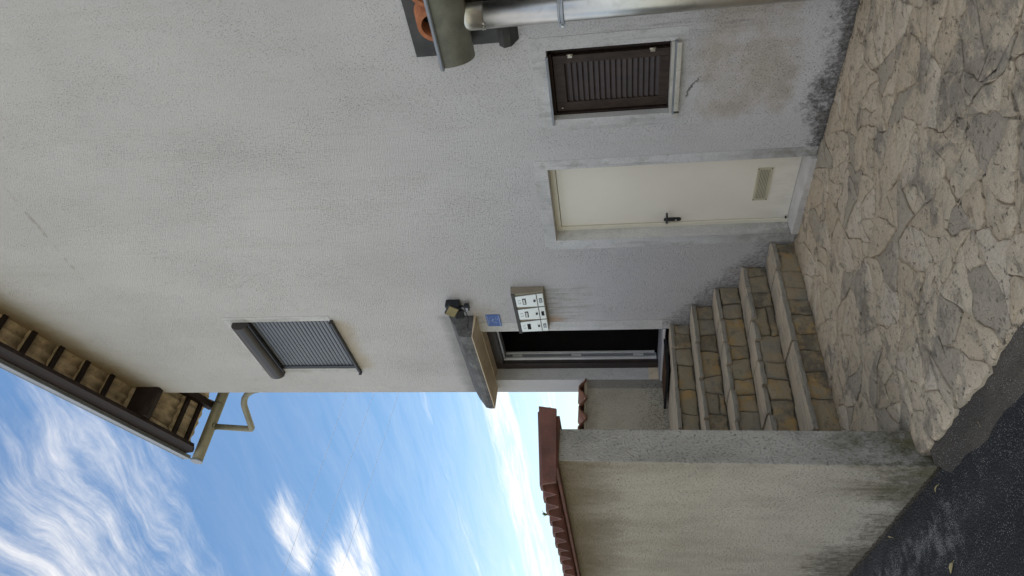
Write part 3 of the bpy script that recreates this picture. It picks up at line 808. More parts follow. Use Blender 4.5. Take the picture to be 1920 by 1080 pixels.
# ---- entrance door, open inwards
def entrance():
    x0, x1, z0, z1, d = -6.951, -5.919, 1.02, 3.012, .16
    bm = nb(); add_box(bm, x0, x0+.115, d, d+.05, z0, z1); add_box(bm, x1-.05, x1, d, d+.05, z0, z1); add_box(bm, x0+.115, x1-.05, d, d+.05, z1-.105, z1)
    fr = obj('entrance_door', bm, 'doordark', house, .003); fr['label'] = 'dark brown entrance door standing open inwards with lock plates in its frame'
    # aluminium rebates on the lock side and the head
    box_obj('jamb_lining', 'alu', fr, x0+.117, x0+.150, d+.050, d+.078, z0+.05, z1-.105, .002)
    box_obj('jamb_lining', 'alugrey', fr, x0+.117, x0+.139, d+.079, d+.128, z0+.05, z1-.105, .002)
    box_obj('jamb_lining', 'alu', fr, x0+.117, x0+.150, d+.129, d+.154, z0+.07, z1-.112, .002)
    for z in (1.28, 2.02, 2.74):
        bm = nb(); add_box(bm, x0+.139, x0+.143, d+.088, d+.122, z-.060, z+.060); add_box(bm, x0+.143, x0+.147, d+.092, d+.118, z-.055, z-.012)
        obj('lock_plate', bm, 'alu', fr, .001)
    box_obj('head_lining', 'alugrey', fr, x0+.150, x1-.05, d+.05, d+.154, z1-.128, z1-.107)
    # leaf
    lf = nb(); add_box(lf, -.86, 0, 0, .055, 0, 1.83)
    a = rad(-52); Mt = Matrix.Translation((x1-.055, d+.06, z0+.06)) @ Matrix.Rotation(a, 4, 'Z')
    bmesh.ops.transform(lf, matrix=Mt, verts=lf.verts); le = obj('door_leaf', lf, 'doordark', fr, .004)
    bm = nb()
    for z0_, z1_ in ((.18, .62), (.80, 1.66)):
        for xa in (-.70, -.18): add_box(bm, xa-.008, xa+.008, -.008, 0, z0_, z1_)
        for zz in (z0_, z1_): add_box(bm, -.692, -.188, -.008, 0, zz-.008, zz+.008)
    bmesh.ops.transform(bm, matrix=Mt, verts=bm.verts); obj('panel_moulding', bm, 'redline', le, .002)
    # threshold and step plate
    box_obj('threshold', 'alugrey', fr, x0+.002, x1-.002, -.01, .30, z0-.010, z0+.034, .003)
    box_obj('threshold_trim', 'alu', fr, x0+.002, x1-.002, -.019, -.0105, z0-.004, z0+.020)
    bm = nb(); add_box(bm, x0-.001, x0+.008, .0, .158, .985, 1.165); obj('skirting_tile', bm, 'cream', fr)
entrance()

# ---- concrete canopy over the entrance
def canopy():
    bm = nb(); xa, xb, yf = -7.15, -5.617, -.282
    n = 26
    rows = []
    for i in range(n+1):
        x = xa+(xb-xa)*i/n
        j = lambda k: .007*mnoise.noise(Vector((x*5, k*3.1, 2)))
        sag = .0
        rows.append([bm.verts.new(p) for p in ((x, -.002, 3.038), (x, yf, 3.030), (x+j(1), yf-.004+j(2), 3.075), (x, yf+.012+j(3), 3.112+j(4)+(.055 if i > n-9 else .02)), (x, -.15+j(5), 3.225+j(6)), (x, -.002, 3.312+j(7)))])
    for a, b in zip(rows, rows[1:]):
        for k in range(1, 5): bm.faces.new((a[k], a[k+1], b[k+1], b[k]))
    bm.faces.new(rows[0]); bm.faces.new(rows[-1][::-1])
    ca = obj('door_canopy', bm, 'concrete', house); ca['label'] = 'weathered grey concrete canopy with cream underside over the entrance'
    bm = nb(); add_prism(bm, [(xa, -.004, 3.0375), (xa, yf-.002, 3.0295), (xa, yf-.002, 3.021), (xa, -.004, 3.0125)], (xb-xa+.002, 0, 0)); obj('canopy_soffit', bm, 'cream', ca)
canopy()

# ---- roof overhang: tiles seen from below, battens, purlin, barge board, flashing
def roof():
    sl = math.atan(S_R)
    rf = nb()      # closed roof slab above the tiles
    for xa, xb in ((-8.12, -2.2), (3.6, -2.2)):
        za = roof_z(-2.2)-S_R*abs(xa+2.2)
        add_prism(rf, [(xa, -.44, za+.075), (xb, -.44, roof_z(-2.2)+.075), (xb, -.44, roof_z(-2.2)+.12), (xa, -.44, za+.12)], (0, 9.9, 0))
    ro = obj('roof', rf, 'tile_old', house)
    # interlocking tiles: wavy profile across, laid in overlapping rows
    def tile_bm(seed):
        R = random.Random(seed)
        bm = nb(); W_, L = .30, .40; nu = 12; prof = []
        for i in range(nu+1):
            u = i/nu; y = u*W_; z = .017*cos(2*pi*2*u)+.004*sin(6*pi*u+seed)
            prof.append((y, z))
        v = [[bm.verts.new((x, y+R.uniform(-.001, .001), z+t)) for y, z in prof] for x, t in ((0, 0), (L, 0))]
        vt = [[bm.verts.new((x, y, z+.014)) for y, z in prof] for x in (0, L)]
        for i in range(nu):
            for q in ((v[0][i], v[0][i+1], v[1][i+1], v[1][i]), (vt[0][i], vt[1][i], vt[1][i+1], vt[0][i+1])):
                f = bm.faces.new(q); f.smooth = True
            bm.faces.new((v[0][i], vt[0][i], vt[0][i+1], v[0][i+1])); bm.faces.new((v[1][i], v[1][i+1], vt[1][i+1], vt[1][i]))
        return bm
    mes = []
    for s_ in range(3):
        o = obj('roof_tile', tile_bm(s_+1), 'tile_roof', ro, loc=(-30, 0, 0)); mes.append(o.data); bpy.data.objects.remove(o)
    x = -8.16; k = 0
    while x < -4.6:
        cols = (-.52, -.22) if x > -7.2 else (-.52, -.22, .08, .38)
        for y in cols:
            o = link('roof_tile', mes[k % 3], ro, loc=(x, y+random.uniform(-.004, .004), roof_z(x)+.034+random.uniform(-.003, .003)))
            o.rotation_euler = (0, -sl+.062+random.uniform(-.006, .006), random.uniform(-.01, .01)); k += 1
        x += .34*cos(0)
    # battens
    x = -5.78+.34*4
    bx = [-8.045, -7.845]+[-7.50]+[-7.47+.34*i for i in range(1, 9)]
    for xb in [-8.045, -7.845]+[-6.79+.335*i for i in range(0, 7)]:
        z = roof_z(xb)
        bm = nb(); y0, y1 = -.428, (.36 if xb < -7.3 else .004)
        add_box(bm, -.030, .030, y0, y1, -.052, -.004)
        o = obj('batten', bm, 'wood_dark', ro, .003, loc=(xb, 0, z)); o.rotation_euler = (0, -sl, 0)
    # wall purlin
    bm = nb(); add_prism(bm, [(-7.205, .0, 7.665), (-7.185, .0, 7.648), (-7.105, .0, 7.648), (-7.085, .0, 7.665), (-7.085, .0, 7.99), (-7.205, .0, 7.95)], (0, -.428, 0))
    obj('purlin', bm, 'wood_dark', ro, .003)
    # barge board along the verge
    def slab(name, xa, xb, y0, y1, d0, d1, mat, bev=.004):
        bm = nb(); add_prism(bm, [(xa, y0, roof_z(xa)+d0), (xb, y0, roof_z(xb)+d0), (xb, y0, roof_z(xb)+d1), (xa, y0, roof_z(xa)+d1)], (0, y1-y0, 0))
        return obj(name, bm, mat, ro, bev)
    bm = nb(); add_prism(bm, [(-7.90, -.478, roof_z(-7.90)-.340), (-2.2, -.478, roof_z(-2.2)-.340), (-2.2, -.478, roof_z(-2.2)+.03), (-8.13, -.478, roof_z(-8.13)+.03), (-8.08, -.478, roof_z(-8.08)-.17)], (0, .048, 0)); obj('barge_board', bm, 'wood_dark', ro, .004)
    slab('rafter_tail', -8.20, -7.245, .26, .36, -.12, -.002, 'wood_dark')
    slab('verge_flashing', -8.19, -2.2, -.512, -.480, -.035, -.020, 'flash', .001)
    slab('verge_flashing', -8.20, -2.2, -.532, -.5125, -.046, .060, 'flash', .001)
    slab('verge_flashing', -8.20, -2.2, -.536, -.474, .0605, .070, 'flash', .001)
roof()

# ---- left eave gutter with swan-neck downpipe
def left_gutter():
    xg, zg, r = -8.185, 7.475, .078
    bm = nb()
    add_tube(bm, [(xg, -.56, zg-.006), (xg, 9.2, zg+.02)], r, 20)
    gu = obj('eave_gutter', bm, 'gutter_paint', house); gu['label'] = 'khaki half-round gutter along the left eave'
    bm = nb(); add_prism(bm, [(xg-r*1.05*cos(a), -.575, zg-.006-r*1.05*sin(a)) for a in [2*pi*i/16 for i in range(16)]], (0, .02, 0)); obj('gutter_end', bm, 'flash', gu)
    for y in (.33, .95):
        bm = nb(); n = 14
        for i in range(n):
            a, b = 2*pi*i/n, 2*pi*(i+1)/n
            q = [(xg+R_*cos(t), y+dy, zg+R_*sin(t)) for R_, t, dy in ((r+.004, a, 0), (r+.004, b, 0), (r+.004, b, .022), (r+.004, a, .022))]
            bm.faces.new([bm.verts.new(p) for p in q])
        add_tube(bm, [(xg+r, y+.011, zg+.02), (xg+r+.05, y+.011, zg+.05), (xg+.18, y+.011, zg+.10)], .008, 8)
        obj('gutter_bracket', bm, 'zinc_old', gu)
    # downpipe: outlet, straight drop, elbow, return to the wall, drop down the side wall
    P = [(xg, -.02, zg-.05), (xg, -.055, 6.84), (xg+.004, -.058, 6.805), (xg+.035, -.056, 6.785)]
    Q = [(-7.66, .02, 6.69), (-7.58, .035, 6.665), (-7.50, .06, 6.625), (-7.43, .09, 6.56), (-7.39, .115, 6.47), (-7.375, .13, 6.36), (-7.36, .15, .5)]
    bm = nb(); add_tube(bm, P+Q, .043, 16); dp = obj('downpipe', bm, 'gutter_paint', gu)
    bm = nb(); add_tube(bm, [(xg, -.02, zg-.06), (xg, -.02, zg-.10)], [.060, .050], 16); obj('outlet_collar', bm, 'gutter_paint', gu)
left_gutter()

# ---- right-hand porch eave: terracotta tiles, dark fascia, zinc gutter and downpipe
def porch():
    xe = -2.427; xr = .6
    fa = box_obj('porch_eave', 'dark_metal', house, xe-.005, xr, -.060, -.004, 2.26, 2.845, .003)
    fa['label'] = 'low porch eave with terracotta tiles and a zinc gutter at the right of the facade'
    bm = nb(); add_prism(bm, [(xe-.02, -.004, 2.13), (xe-.02, -.095, 2.175), (xe-.02, -.11, 2.225), (xe-.02, -.075, 2.262), (xe-.02, -.004, 2.259)], (xr-xe, 0, 0)); obj('drip_channel', bm, 'dark_metal', fa, .003)
    bm = nb(); add_box(bm, xe-.06, xr, -.064, -.060, 2.70, 2.86); obj('flashing', bm, 'dark_metal', fa)
    # gutter trough: half-ellipse, open on top, with rolled lip and stop end
    yl, wd, h, zl = -.33, .26, .20, 2.614
    n = 18; prof = [(yl+wd/2-wd/2*cos(pi*i/n), zl-h*sin(pi*i/n)) for i in range(n+1)]
    bm = nb()
    a = [bm.verts.new((xe, y, z)) for y, z in prof]; b = [bm.verts.new((xr, y, z)) for y, z in prof]
    cy, cz = yl+wd/2, zl
    ai = [bm.verts.new((xe, cy+(y-cy)*.975, cz+(z-cz)*.975)) for y, z in prof]; bi = [bm.verts.new((xr, cy+(y-cy)*.975, cz+(z-cz)*.975)) for y, z in prof]
    for i in range(n):
        for q in ((a[i], b[i], b[i+1], a[i+1]), (ai[i], ai[i+1], bi[i+1], bi[i])): f = bm.faces.new(q); f.smooth = True
    bm.faces.new(a)
    gu = obj('gutter', bm, 'zinc_old', fa)
    bm = nb(); add_tube(bm, [(xe-.008, yl-.006, zl+.006), (xr, yl-.006, zl+.006)], .014, 12); obj('gutter_lip', bm, 'flash', gu)
    # downpipe with soldered collar and clamp
    xp, yp, r = -2.168, -.165, .084
    bm = nb(); add_tube(bm, [(xp, yp, 2.56), (xp, yp, 1.2), (xp, yp, -.04)], r, 28); dp = obj('downpipe', bm, 'zinc', fa)
    dp['label'] = 'shiny galvanised downpipe held by a ring clamp'
    bm = nb(); add_tube(bm, [(xp, yp, 2.555), (xp, yp, 2.31)], r+.0022, 28); obj('pipe_collar', bm, 'zinc', fa)
    bm = nb(); R_ = random.Random(3)
    for i in range(5):
        a_ = rad(R_.uniform(195, 275)); z = 2.305+R_.uniform(-.012, .02)
        bmesh.ops.create_icosphere(bm, subdivisions=1, radius=R_.uniform(.005, .011), matrix=Matrix.Translation((xp+r*cos(a_), yp+r*sin(a_), z)))
    obj('solder_bead', bm, 'sill', fa)
    bm = nb(); n = 24
    for k in range(n):
        a_, b_ = 2*pi*k/n, 2*pi*(k+1)/n
        rings = [(r+.002, 1.795), (r+.007, 1.800), (r+.007, 1.808), (r+.004, 1.812), (r+.004, 1.818), (r+.007, 1.822), (r+.007, 1.830), (r+.002, 1.835)]
        for (r0, z0), (r1, z1) in zip(rings, rings[1:]):
            f = bm.faces.new([bm.verts.new((xp+rr*cos(t), yp+rr*sin(t), zz)) for rr, t, zz in ((r0, a_, z0), (r0, b_, z0), (r1, b_, z1), (r1, a_, z1))]); f.smooth = True
    add_box(bm, xp-.020, xp+.020, yp+r, .0, 1.80, 1.83)
    add_prism(bm, [(xp-r-.032+.022*cos(t), yp-.004, 1.815+.022*sin(t)) for t in [2*pi*i/12 for i in range(12)]], (0, .010, 0))
    cl = obj('pipe_clamp', bm, 'flash', fa)
    bm = nb(); add_tube(bm, [(xp-r-.034, yp-.016, 1.815), (xp-r-.034, yp+.012, 1.815)], .010, 6); obj('clamp_bolt', bm, 'zinc', cl)
    # barrel tiles behind the gutter
    me = None
    for i in range(13):
        x = -2.165+i*.235
        if me is None:
            bm = nb(); n = 12; L = .34
            for (ro_, ri, d_) in ((.105, .078, 0),):
                o0 = [bm.verts.new((ro_*cos(pi*k/n), 0, ro_*sin(pi*k/n))) for k in range(n+1)]; i0 = [bm.verts.new((ri*cos(pi*k/n), 0, ri*sin(pi*k/n))) for k in range(n+1)]
                o1 = [bm.verts.new((ro_*cos(pi*k/n), L, ro_*sin(pi*k/n)+.10)) for k in range(n+1)]; i1 = [bm.verts.new((ri*cos(pi*k/n), L, ri*sin(pi*k/n)+.10)) for k in range(n+1)]
                for k in range(n):
                    for q in ((o0[k], o0[k+1], o1[k+1], o1[k]), (i0[k], i1[k], i1[k+1], i0[k+1])): f = bm.faces.new(q); f.smooth = True
                    bm.faces.new((o0[k], i0[k], i0[k+1], o0[k+1]))
                bm.faces.new((o0[0], o1[0], i1[0], i0[0])); bm.faces.new((o0[n], i0[n], i1[n], o1[n]))
            me = obj('barrel_tile', bm, 'tile_terra', fa, loc=(x, -.255, 2.635)).data
        else: link('barrel_tile', me, fa, loc=(x, -.255, 2.635))
porch()

# ------------------------------------------------------------------ stone steps
NOSE = [(-4.609, .153), (-4.911, .361), (-5.205, .573), (-5.499, .781), (-5.804, .978)]
GAPS = [[-.309, -.585, -1.06, -1.473, -1.845, -2.15], [-.316, -.616, -.839, -1.032, -1.275, -1.535, -1.693, -2.0], [-.399, -.655, -.897, -1.138, -1.455, -1.8, -2.1], [-.462, -.859, -1.276, -1.62, -1.98], [-.30, -.78, -1.218, -1.7, -2.05]]
RG = [[-.334, -.518, -.635, -.788, -.975, -1.117, -1.335, -1.566, -1.85, -2.1], [-.118, -.315, -.461, -.78, -1.06, -1.221, -1.421, -1.7, -2.0], [-.218, -.381, -.658, -.828, -1.052, -1.199, -1.359, -1.6, -1.9, -2.1], [-.16, -.351, -.557, -.831, -1.009, -1.23, -1.5, -1.8, -2.05], [-.134, -.305, -.518, -.778, -1.057, -1.3, -1.6, -1.9]]
YW = -2.372
def steps():
    st = thing('stone_steps', 'short flight of five rough stone steps climbing along the house wall to the entrance', 'steps', (-5.3, -1.2, -.05))
    R = random.Random(11)
    bm = nb()                                     # core behind the riser stones
    pts = [(-4.652, -.12)]
    for i, (x, z) in enumerate(NOSE):
        pts.append((x-.045, pts[-1][1])); pts.append((x-.045, z-.044))
    pts.append((-6.95, NOSE[-1][1]-.044)); pts.append((-6.95, -.12))
    pp = []
    for p in pts:
        if not pp or abs(p[0]-pp[-1][0])+abs(p[1]-pp[-1][1]) > 1e-5: pp.append(p)
    add_prism(bm, [(x, YW, z) for x, z in pp], (0, -YW-.003, 0)); obj('step_core', bm, 'risermortar', st)
    for i, (x, z) in enumerate(NOSE):
        th = .046
        xb = NOSE[i+1][0]-.026 if i < 4 else -6.93
        ys = [-.004]+GAPS[i]+[YW]
        for a, b in zip(ys, ys[1:]):                 # tread slabs with rough split fronts
            g0, g1 = R.uniform(.003, .008), R.uniform(.002, .006)
            y0, y1 = a-g0, b+g1
            dx = R.uniform(-.020, .014); dz = R.uniform(-.007, .007); slope = R.uniform(-.006, .040)
            bm = nb(); n = max(4, int((y0-y1)/.022)); sec = []
            thl = th*R.uniform(.80, 1.02)
            cr0, cr1 = R.uniform(.004, .022), R.uniform(.004, .022)
            for k in range(n+1):
                t = k/n; y = y0+(y1-y0)*t
                f = x+dx+.012*mnoise.noise(Vector((y*9, i*4.1, 1)))+.007*mnoise.noise(Vector((y*28, i*4.1, 5)))+.004*mnoise.noise(Vector((y*70, i*4.1, 5)))+slope*(t-.5)
                f -= cr0*max(0., 1-t*n/1.3)+cr1*max(0., 1-(1-t)*n/1.3)
                zt = z+dz+.004*mnoise.noise(Vector((y*7, i, 7)))+.002*mnoise.noise(Vector((y*33, i, 9)))
                zb = z+dz-thl+.006*mnoise.noise(Vector((y*11, i, 3)))
                sec.append([bm.verts.new(p) for p in ((xb, y, zt-.005), (f-.06, y, zt), (f-.010, y, zt-.001), (f-.001, y, zt-.0045), (f+.003*R.uniform(-1, 1), y, (zt+zb)/2), (f-.003, y, zb+.003), (f-.012, y, zb), (xb, y, zb))])
            for a_, b_ in zip(sec, sec[1:]):
                for k in range(7):
                    fc = bm.faces.new((a_[k], b_[k], b_[k+1], a_[k+1])); fc.smooth = False
                bm.faces.new((a_[7], b_[7], b_[0], a_[0]))
            bm.faces.new(sec[0]); bm.faces.new(sec[-1][::-1])
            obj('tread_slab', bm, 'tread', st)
        # riser stones
        zlo = NOSE[i-1][1]-.004 if i else -.075
        zhi = z-th+.006
        ys = [-.004]+RG[i]+[YW]
        B = [(YW, zlo), (-.004, zlo), (-.004, zhi), (YW, zhi)]
        k = 0; jb = (0, 0)
        for a, b in zip(ys, ys[1:]):
            ja = jb; jb = (R.uniform(-.022, .022), R.uniform(-.022, .022))
            cell = [(b+.002+jb[0], zlo), (a-.002+ja[0], zlo), (a-.002+ja[1], zhi), (b+.002+jb[1], zhi)]
            parts = [cell]
            hh = zhi-zlo
            if R.random() < .06:
                zm = zlo+hh*R.uniform(.28, .42); zn = zm+R.uniform(-.02, .02)
                parts = [clip(clip(cell, (0, 1), zm-.004), (0, 1), 9), clip(cell, (0, -1), -(zm+.004))]
            for c in parts:
                if len(c) < 3: continue
                if area(c) < 0: c = c[::-1]
                c = inset(c, R.uniform(.0005, .003))
                if len(c) < 3: continue
                o = rag(c, .035, .016, i*17+2.2)
                bm = nb(); h0 = x-.030+R.uniform(-.008, .006); tl = R.uniform(-.05, .05)
                cy_ = sum(p[0] for p in o)/len(o)
                def mp(u, v, h, tl=tl, cy_=cy_): return Vector((h+(u-cy_)*tl+.006*mnoise.noise(Vector((u*12, v*12, 2))), u, v))
                pebble(bm, o, h0, .03, R.uniform(.008, .016), mp, R.uniform(.0, .006))
                obj('riser_stone', bm, 'riser', st); k += 1
steps()

# ------------------------------------------------------------------ boundary walls with clay coping
def wavy_tile(bm, pitch, amp, th, front, back, zf, zb, axis='x'):
    """one coping tile: rounded trapezoid wave across, sloping from back to front"""
    pr = [(0, .0), (.05, .05), (.14, .38), (.24, .84), (.32, 1.0), (.68, 1.0), (.76, .84), (.86, .38), (.95, .05), (1.0, .0)]
    P = []
    for yy, zz in ((front, zf), (back, zb)):
        P.append(([bm.verts.new((u*pitch, yy, zz+v*amp)) for u, v in pr], [bm.verts.new((u*pitch, yy, zz+v*amp+th)) for u, v in pr]))
    n = len(pr)
    (lo0, hi0), (lo1, hi1) = P
    for i in range(n-1):
        for q in ((lo0[i], lo1[i], lo1[i+1], lo0[i+1]), (hi0[i], hi0[i+1], hi1[i+1], hi1[i])): f = bm.faces.new(q); f.smooth = True
        bm.faces.new((lo0[i], lo0[i+1], hi0[i+1], hi0[i])); bm.faces.new((lo1[i], hi1[i], hi1[i+1], lo1[i+1]))
    for i in (0, n-1): bm.faces.new((lo0[i], hi0[i], hi1[i], lo1[i]))
def boundary_wall():
    bw = thing('boundary_wall', 'rendered boundary wall with a reddish clay tile coping beside the steps', 'wall', (-6.5, -2.47, -.1))
    bm = nb(); n = 40
    # body with slightly uneven end face
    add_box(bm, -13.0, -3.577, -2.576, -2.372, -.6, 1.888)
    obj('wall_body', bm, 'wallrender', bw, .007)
    box_obj('coping_bed', 'tile_cap', bw, -13.0, -3.552, -2.628, -2.300, 1.866, 1.8845, .004)
    pitch = .195; me = None; i = 0; x = -3.530
    R = random.Random(5)
    while x-pitch > -11:
        x -= pitch
        if me is None:
            bm = nb(); wavy_tile(bm, pitch, .070, .015, -.245, .215, .0, .036); me = obj('coping_tile', bm, 'tile_cap', bw, loc=(x, -2.472, 1.884)).data
        else:
            o = link('coping_tile', me, bw, loc=(x, -2.472+R.uniform(-.008, .008), 1.884+R.uniform(-.003, .003))); o.rotation_euler = (0, R.uniform(-.012, .012), R.uniform(-.012, .012))
    # closed side of the last tile
    bm = nb(); add_prism(bm, [(-3.545, -2.722, 1.868), (-3.545, -2.735, 1.945), (-3.545, -2.252, 1.992), (-3.545, -2.268, 1.884)], (.024, 0, 0)); obj('verge_tile', bm, 'tile_cap', bw, .004)
    wd = nb(); R2 = random.Random(8)
    for k in range(11):
        a = R2.uniform(0, 2*pi); l = R2.uniform(.025, .05); c = Vector((-4.085, -2.70, 1.972)); tip = c+Vector((cos(a)*l*.7, sin(a)*l*.6, l*.9)); s_ = Vector((-sin(a), cos(a), 0))*.004
        wd.faces.new([wd.verts.new(p) for p in (c-s_, c+s_, (c+tip)/2+s_*1.3+Vector((0, 0, .006)), tip, (c+tip)/2-s_*1.3+Vector((0, 0, .006)))])
    tag(obj('weed_tuft', wd, 'weed'), 'tiny green weed sprouting from the clay coping tiles', 'weed')
boundary_wall()
def landing_wall():
    lw = thing('landing_wall', 'low rough rendered wall closing the landing, capped by wavy red tiles', 'wall', (-7.06, -1.2, .9))
    bm = nb(); add_box(bm, -7.19, -6.951, -2.371, -.003, .6, 1.895); obj('wall_body', bm, 'backwall', lw, .006)
    pitch = .262; me = None; R = random.Random(9)
    for i in range(9):
        y = -.01-i*pitch
        if me is None:
            bm = nb()
            n = 14; L0, L1 = -6.905, -7.26
            for s_ in (0,):
                lo0, hi0, lo1, hi1 = [], [], [], []
                for k in range(n+1):
                    u = k/n; z = .041*cos(2*pi*(u-.47))
                    for lst, xx, dz in ((lo0, L0, 0), (hi0, L0, .014), (lo1, L1, .03), (hi1, L1, .044)): lst.append(bm.verts.new((xx+6.905, -u*pitch, z+dz)))
                for k in range(n):
                    for q in ((lo0[k], lo1[k], lo1[k+1], lo0[k+1]), (hi0[k], hi0[k+1], hi1[k+1], hi1[k])): f = bm.faces.new(q); f.smooth = True
                    bm.faces.new((lo0[k], lo0[k+1], hi0[k+1], hi0[k])); bm.faces.new((lo1[k], hi1[k], hi1[k+1], lo1[k+1]))
                for e in (0, n): bm.faces.new((lo0[e], hi0[e], hi1[e], lo1[e]))
            me = obj('coping_tile', bm, 'tile_old', lw, loc=(-6.905, y, 1.937)).data
        else: o = link('coping_tile', me, lw, loc=(-6.905+R.uniform(-.01, .01), y, 1.937+R.uniform(-.006, .006)))
    bm = nb(); add_box(bm, -7.20, -6.955, -2.37, -.004, 1.8955, 1.925); obj('coping_bed', bm, 'mortar', lw, .004)
landing_wall()

# ------------------------------------------------------------------ things on and about the house
def mailboxes():
    x0, x1, z0, z1 = -5.812, -5.151, 2.238, 2.56
    mb = thing('letter_boxes', 'row of three steel letter boxes in a brown casing screwed to the wall', 'letter box', ((x0+x1)/2, 0, z0))
    bm = nb(); add_prism(bm, [(x0, -.001, z0), (x0, -.070, z0), (x0, -.096, z1), (x0, -.001, z1+.012)], (x1-x0, 0, 0)); obj('casing', bm, 'mbody', mb, .002)
    bm = nb(); add_prism(bm, [(x0-.004, -.0, z1+.013), (x0-.004, -.106, z1+.001), (x0-.004, -.106, z1-.034), (x0-.004, -.0985, z1-.034), (x0-.004, -.0965, z1)], (x1-x0+.008, 0, 0)); obj('hood', bm, 'mdark', mb, .001)
    wd = (x1-x0-.02)/3
    R = random.Random(2)
    for i in range(3):
        a = x0+.012+i*(wd+.003); b = a+wd-.016
        # tapered upper door (wider at the bottom) tilting outwards
        def yf(z): return -.072-.024*(z-z0)/(z1-z0)
        zd0, zd1 = z0+.074, z1-.036
        bm = nb(); tp = .016
        add_prism(bm, [(a, yf(zd0)-.002, zd0), (b, yf(zd0)-.002, zd0), (b-tp, yf(zd1)-.002, zd1), (a+tp, yf(zd1)-.002, zd1)], (0, -.012, 0))
        dr = obj('box_door', bm, 'mbox', mb, .002)
        bm = nb(); add_prism(bm, [(a-.002, yf(z0+.006)-.002, z0+.006), (b+.002, yf(z0+.006)-.002, z0+.006), (b+.002, yf(z0+.068)-.002, z0+.068), (a-.002, yf(z0+.068)-.002, z0+.068)], (0, -.010, 0))
        fl = obj('lower_flap', bm, 'mbox', mb, .002)
        xc = (a+b)/2
        mat2 = 'matblack' if i == 1 else 'alugrey'
        zz = z0+.036; box_obj('view_slot', 'matblack', fl, xc-.042, xc+.030, yf(zz)-.0138, yf(zz)-.0122, zz-.014, zz+.016)
        if i != 1: box_obj('slot_cover', 'alugrey', fl, xc-.036, xc+.024, yf(zz)-.0155, yf(zz)-.0140, zz-.010, zz+.011)
        zz = z0+.202
        box_obj('name_plate', 'matblack', dr, xc-.046, xc+.046, yf(zz)-.0178, yf(zz)-.0145, zz-.018, zz+.017)
        if i > 0: box_obj('name_card', 'white', dr, xc-.037, xc+.037, yf(zz)-.0195, yf(zz)-.0180, zz-.010, zz+.010)
        zz = z0+.098; bm = nb(); add_tube(bm, [(xc, yf(zz)-.012, zz), (xc, yf(zz)-.0225, zz)], .0125, 14); lk = obj('lock', bm, 'blackmetal', dr)
        # envelope pictogram: thin outline strokes
        zz = z0+.252; bm = nb(); yq = yf(zz)-.0150
        for p in ((xc-.030, xc-.027, zz-.013, zz+.013), (xc+.021, xc+.024, zz-.013, zz+.013), (xc-.027, xc+.021, zz+.010, zz+.013), (xc-.027, xc+.000, zz-.013, zz-.010)):
            add_box(bm, p[0], p[1], yq-.0014, yq+.0022, p[2], p[3])
        obj('envelope_mark', bm, 'alugrey', dr)
mailboxes()

def house_plate():
    x0, x1, z0, z1 = -5.808, -5.606, 2.757, 2.911
    pl = box_obj('house_plate', 'blue', None, x0, x1, -.0095, -.0042, z0, z1, .001)
    tag(pl, 'small blue enamel plate with white border marks under the canopy', 'sign')
    bm = nb(); y = -.0104
    for p in ((x0+.008, x1-.008, z0+.010, z0+.016), (x0+.008, x1-.008, z1-.016, z1-.010)): add_box(bm, p[0], p[1], y, -.0096, p[2], p[3])
    def bar(ax, az, bx, bz, t0, t1):
        d = Vector((bx-ax, 0, bz-az)).normalized(); nrm = Vector((-d.z, 0, d.x))
        A_, B_ = Vector((ax, y, az)), Vector((bx, y, bz))
        add_prism(bm, [A_+nrm*t0, B_+nrm*t1, B_-nrm*t1, A_-nrm*t0], (0, .0008, 0))
    xc = (x0+x1)/2
    bar(xc-.004, z0+.098, xc+.030, z0+.076, .003, .0055); bar(xc-.008, z0+.094, xc-.042, z0+.046, .0035, .0025)
    for k, (u, l) in enumerate(((.050, .05), (.030, .03))): add_box(bm, xc+.012, xc+.012+l, y, -.0096, z0+u-.0015, z0+u+.0015)
    for k, (u, l) in enumerate(((.120, .09), (.130, .06))): add_box(bm, xc-.04, xc-.04+l, y+.0004, -.0096, z0+u-.001, z0+u+.001)
    obj('plate_mark', bm, 'platewhite', pl)
house_plate()

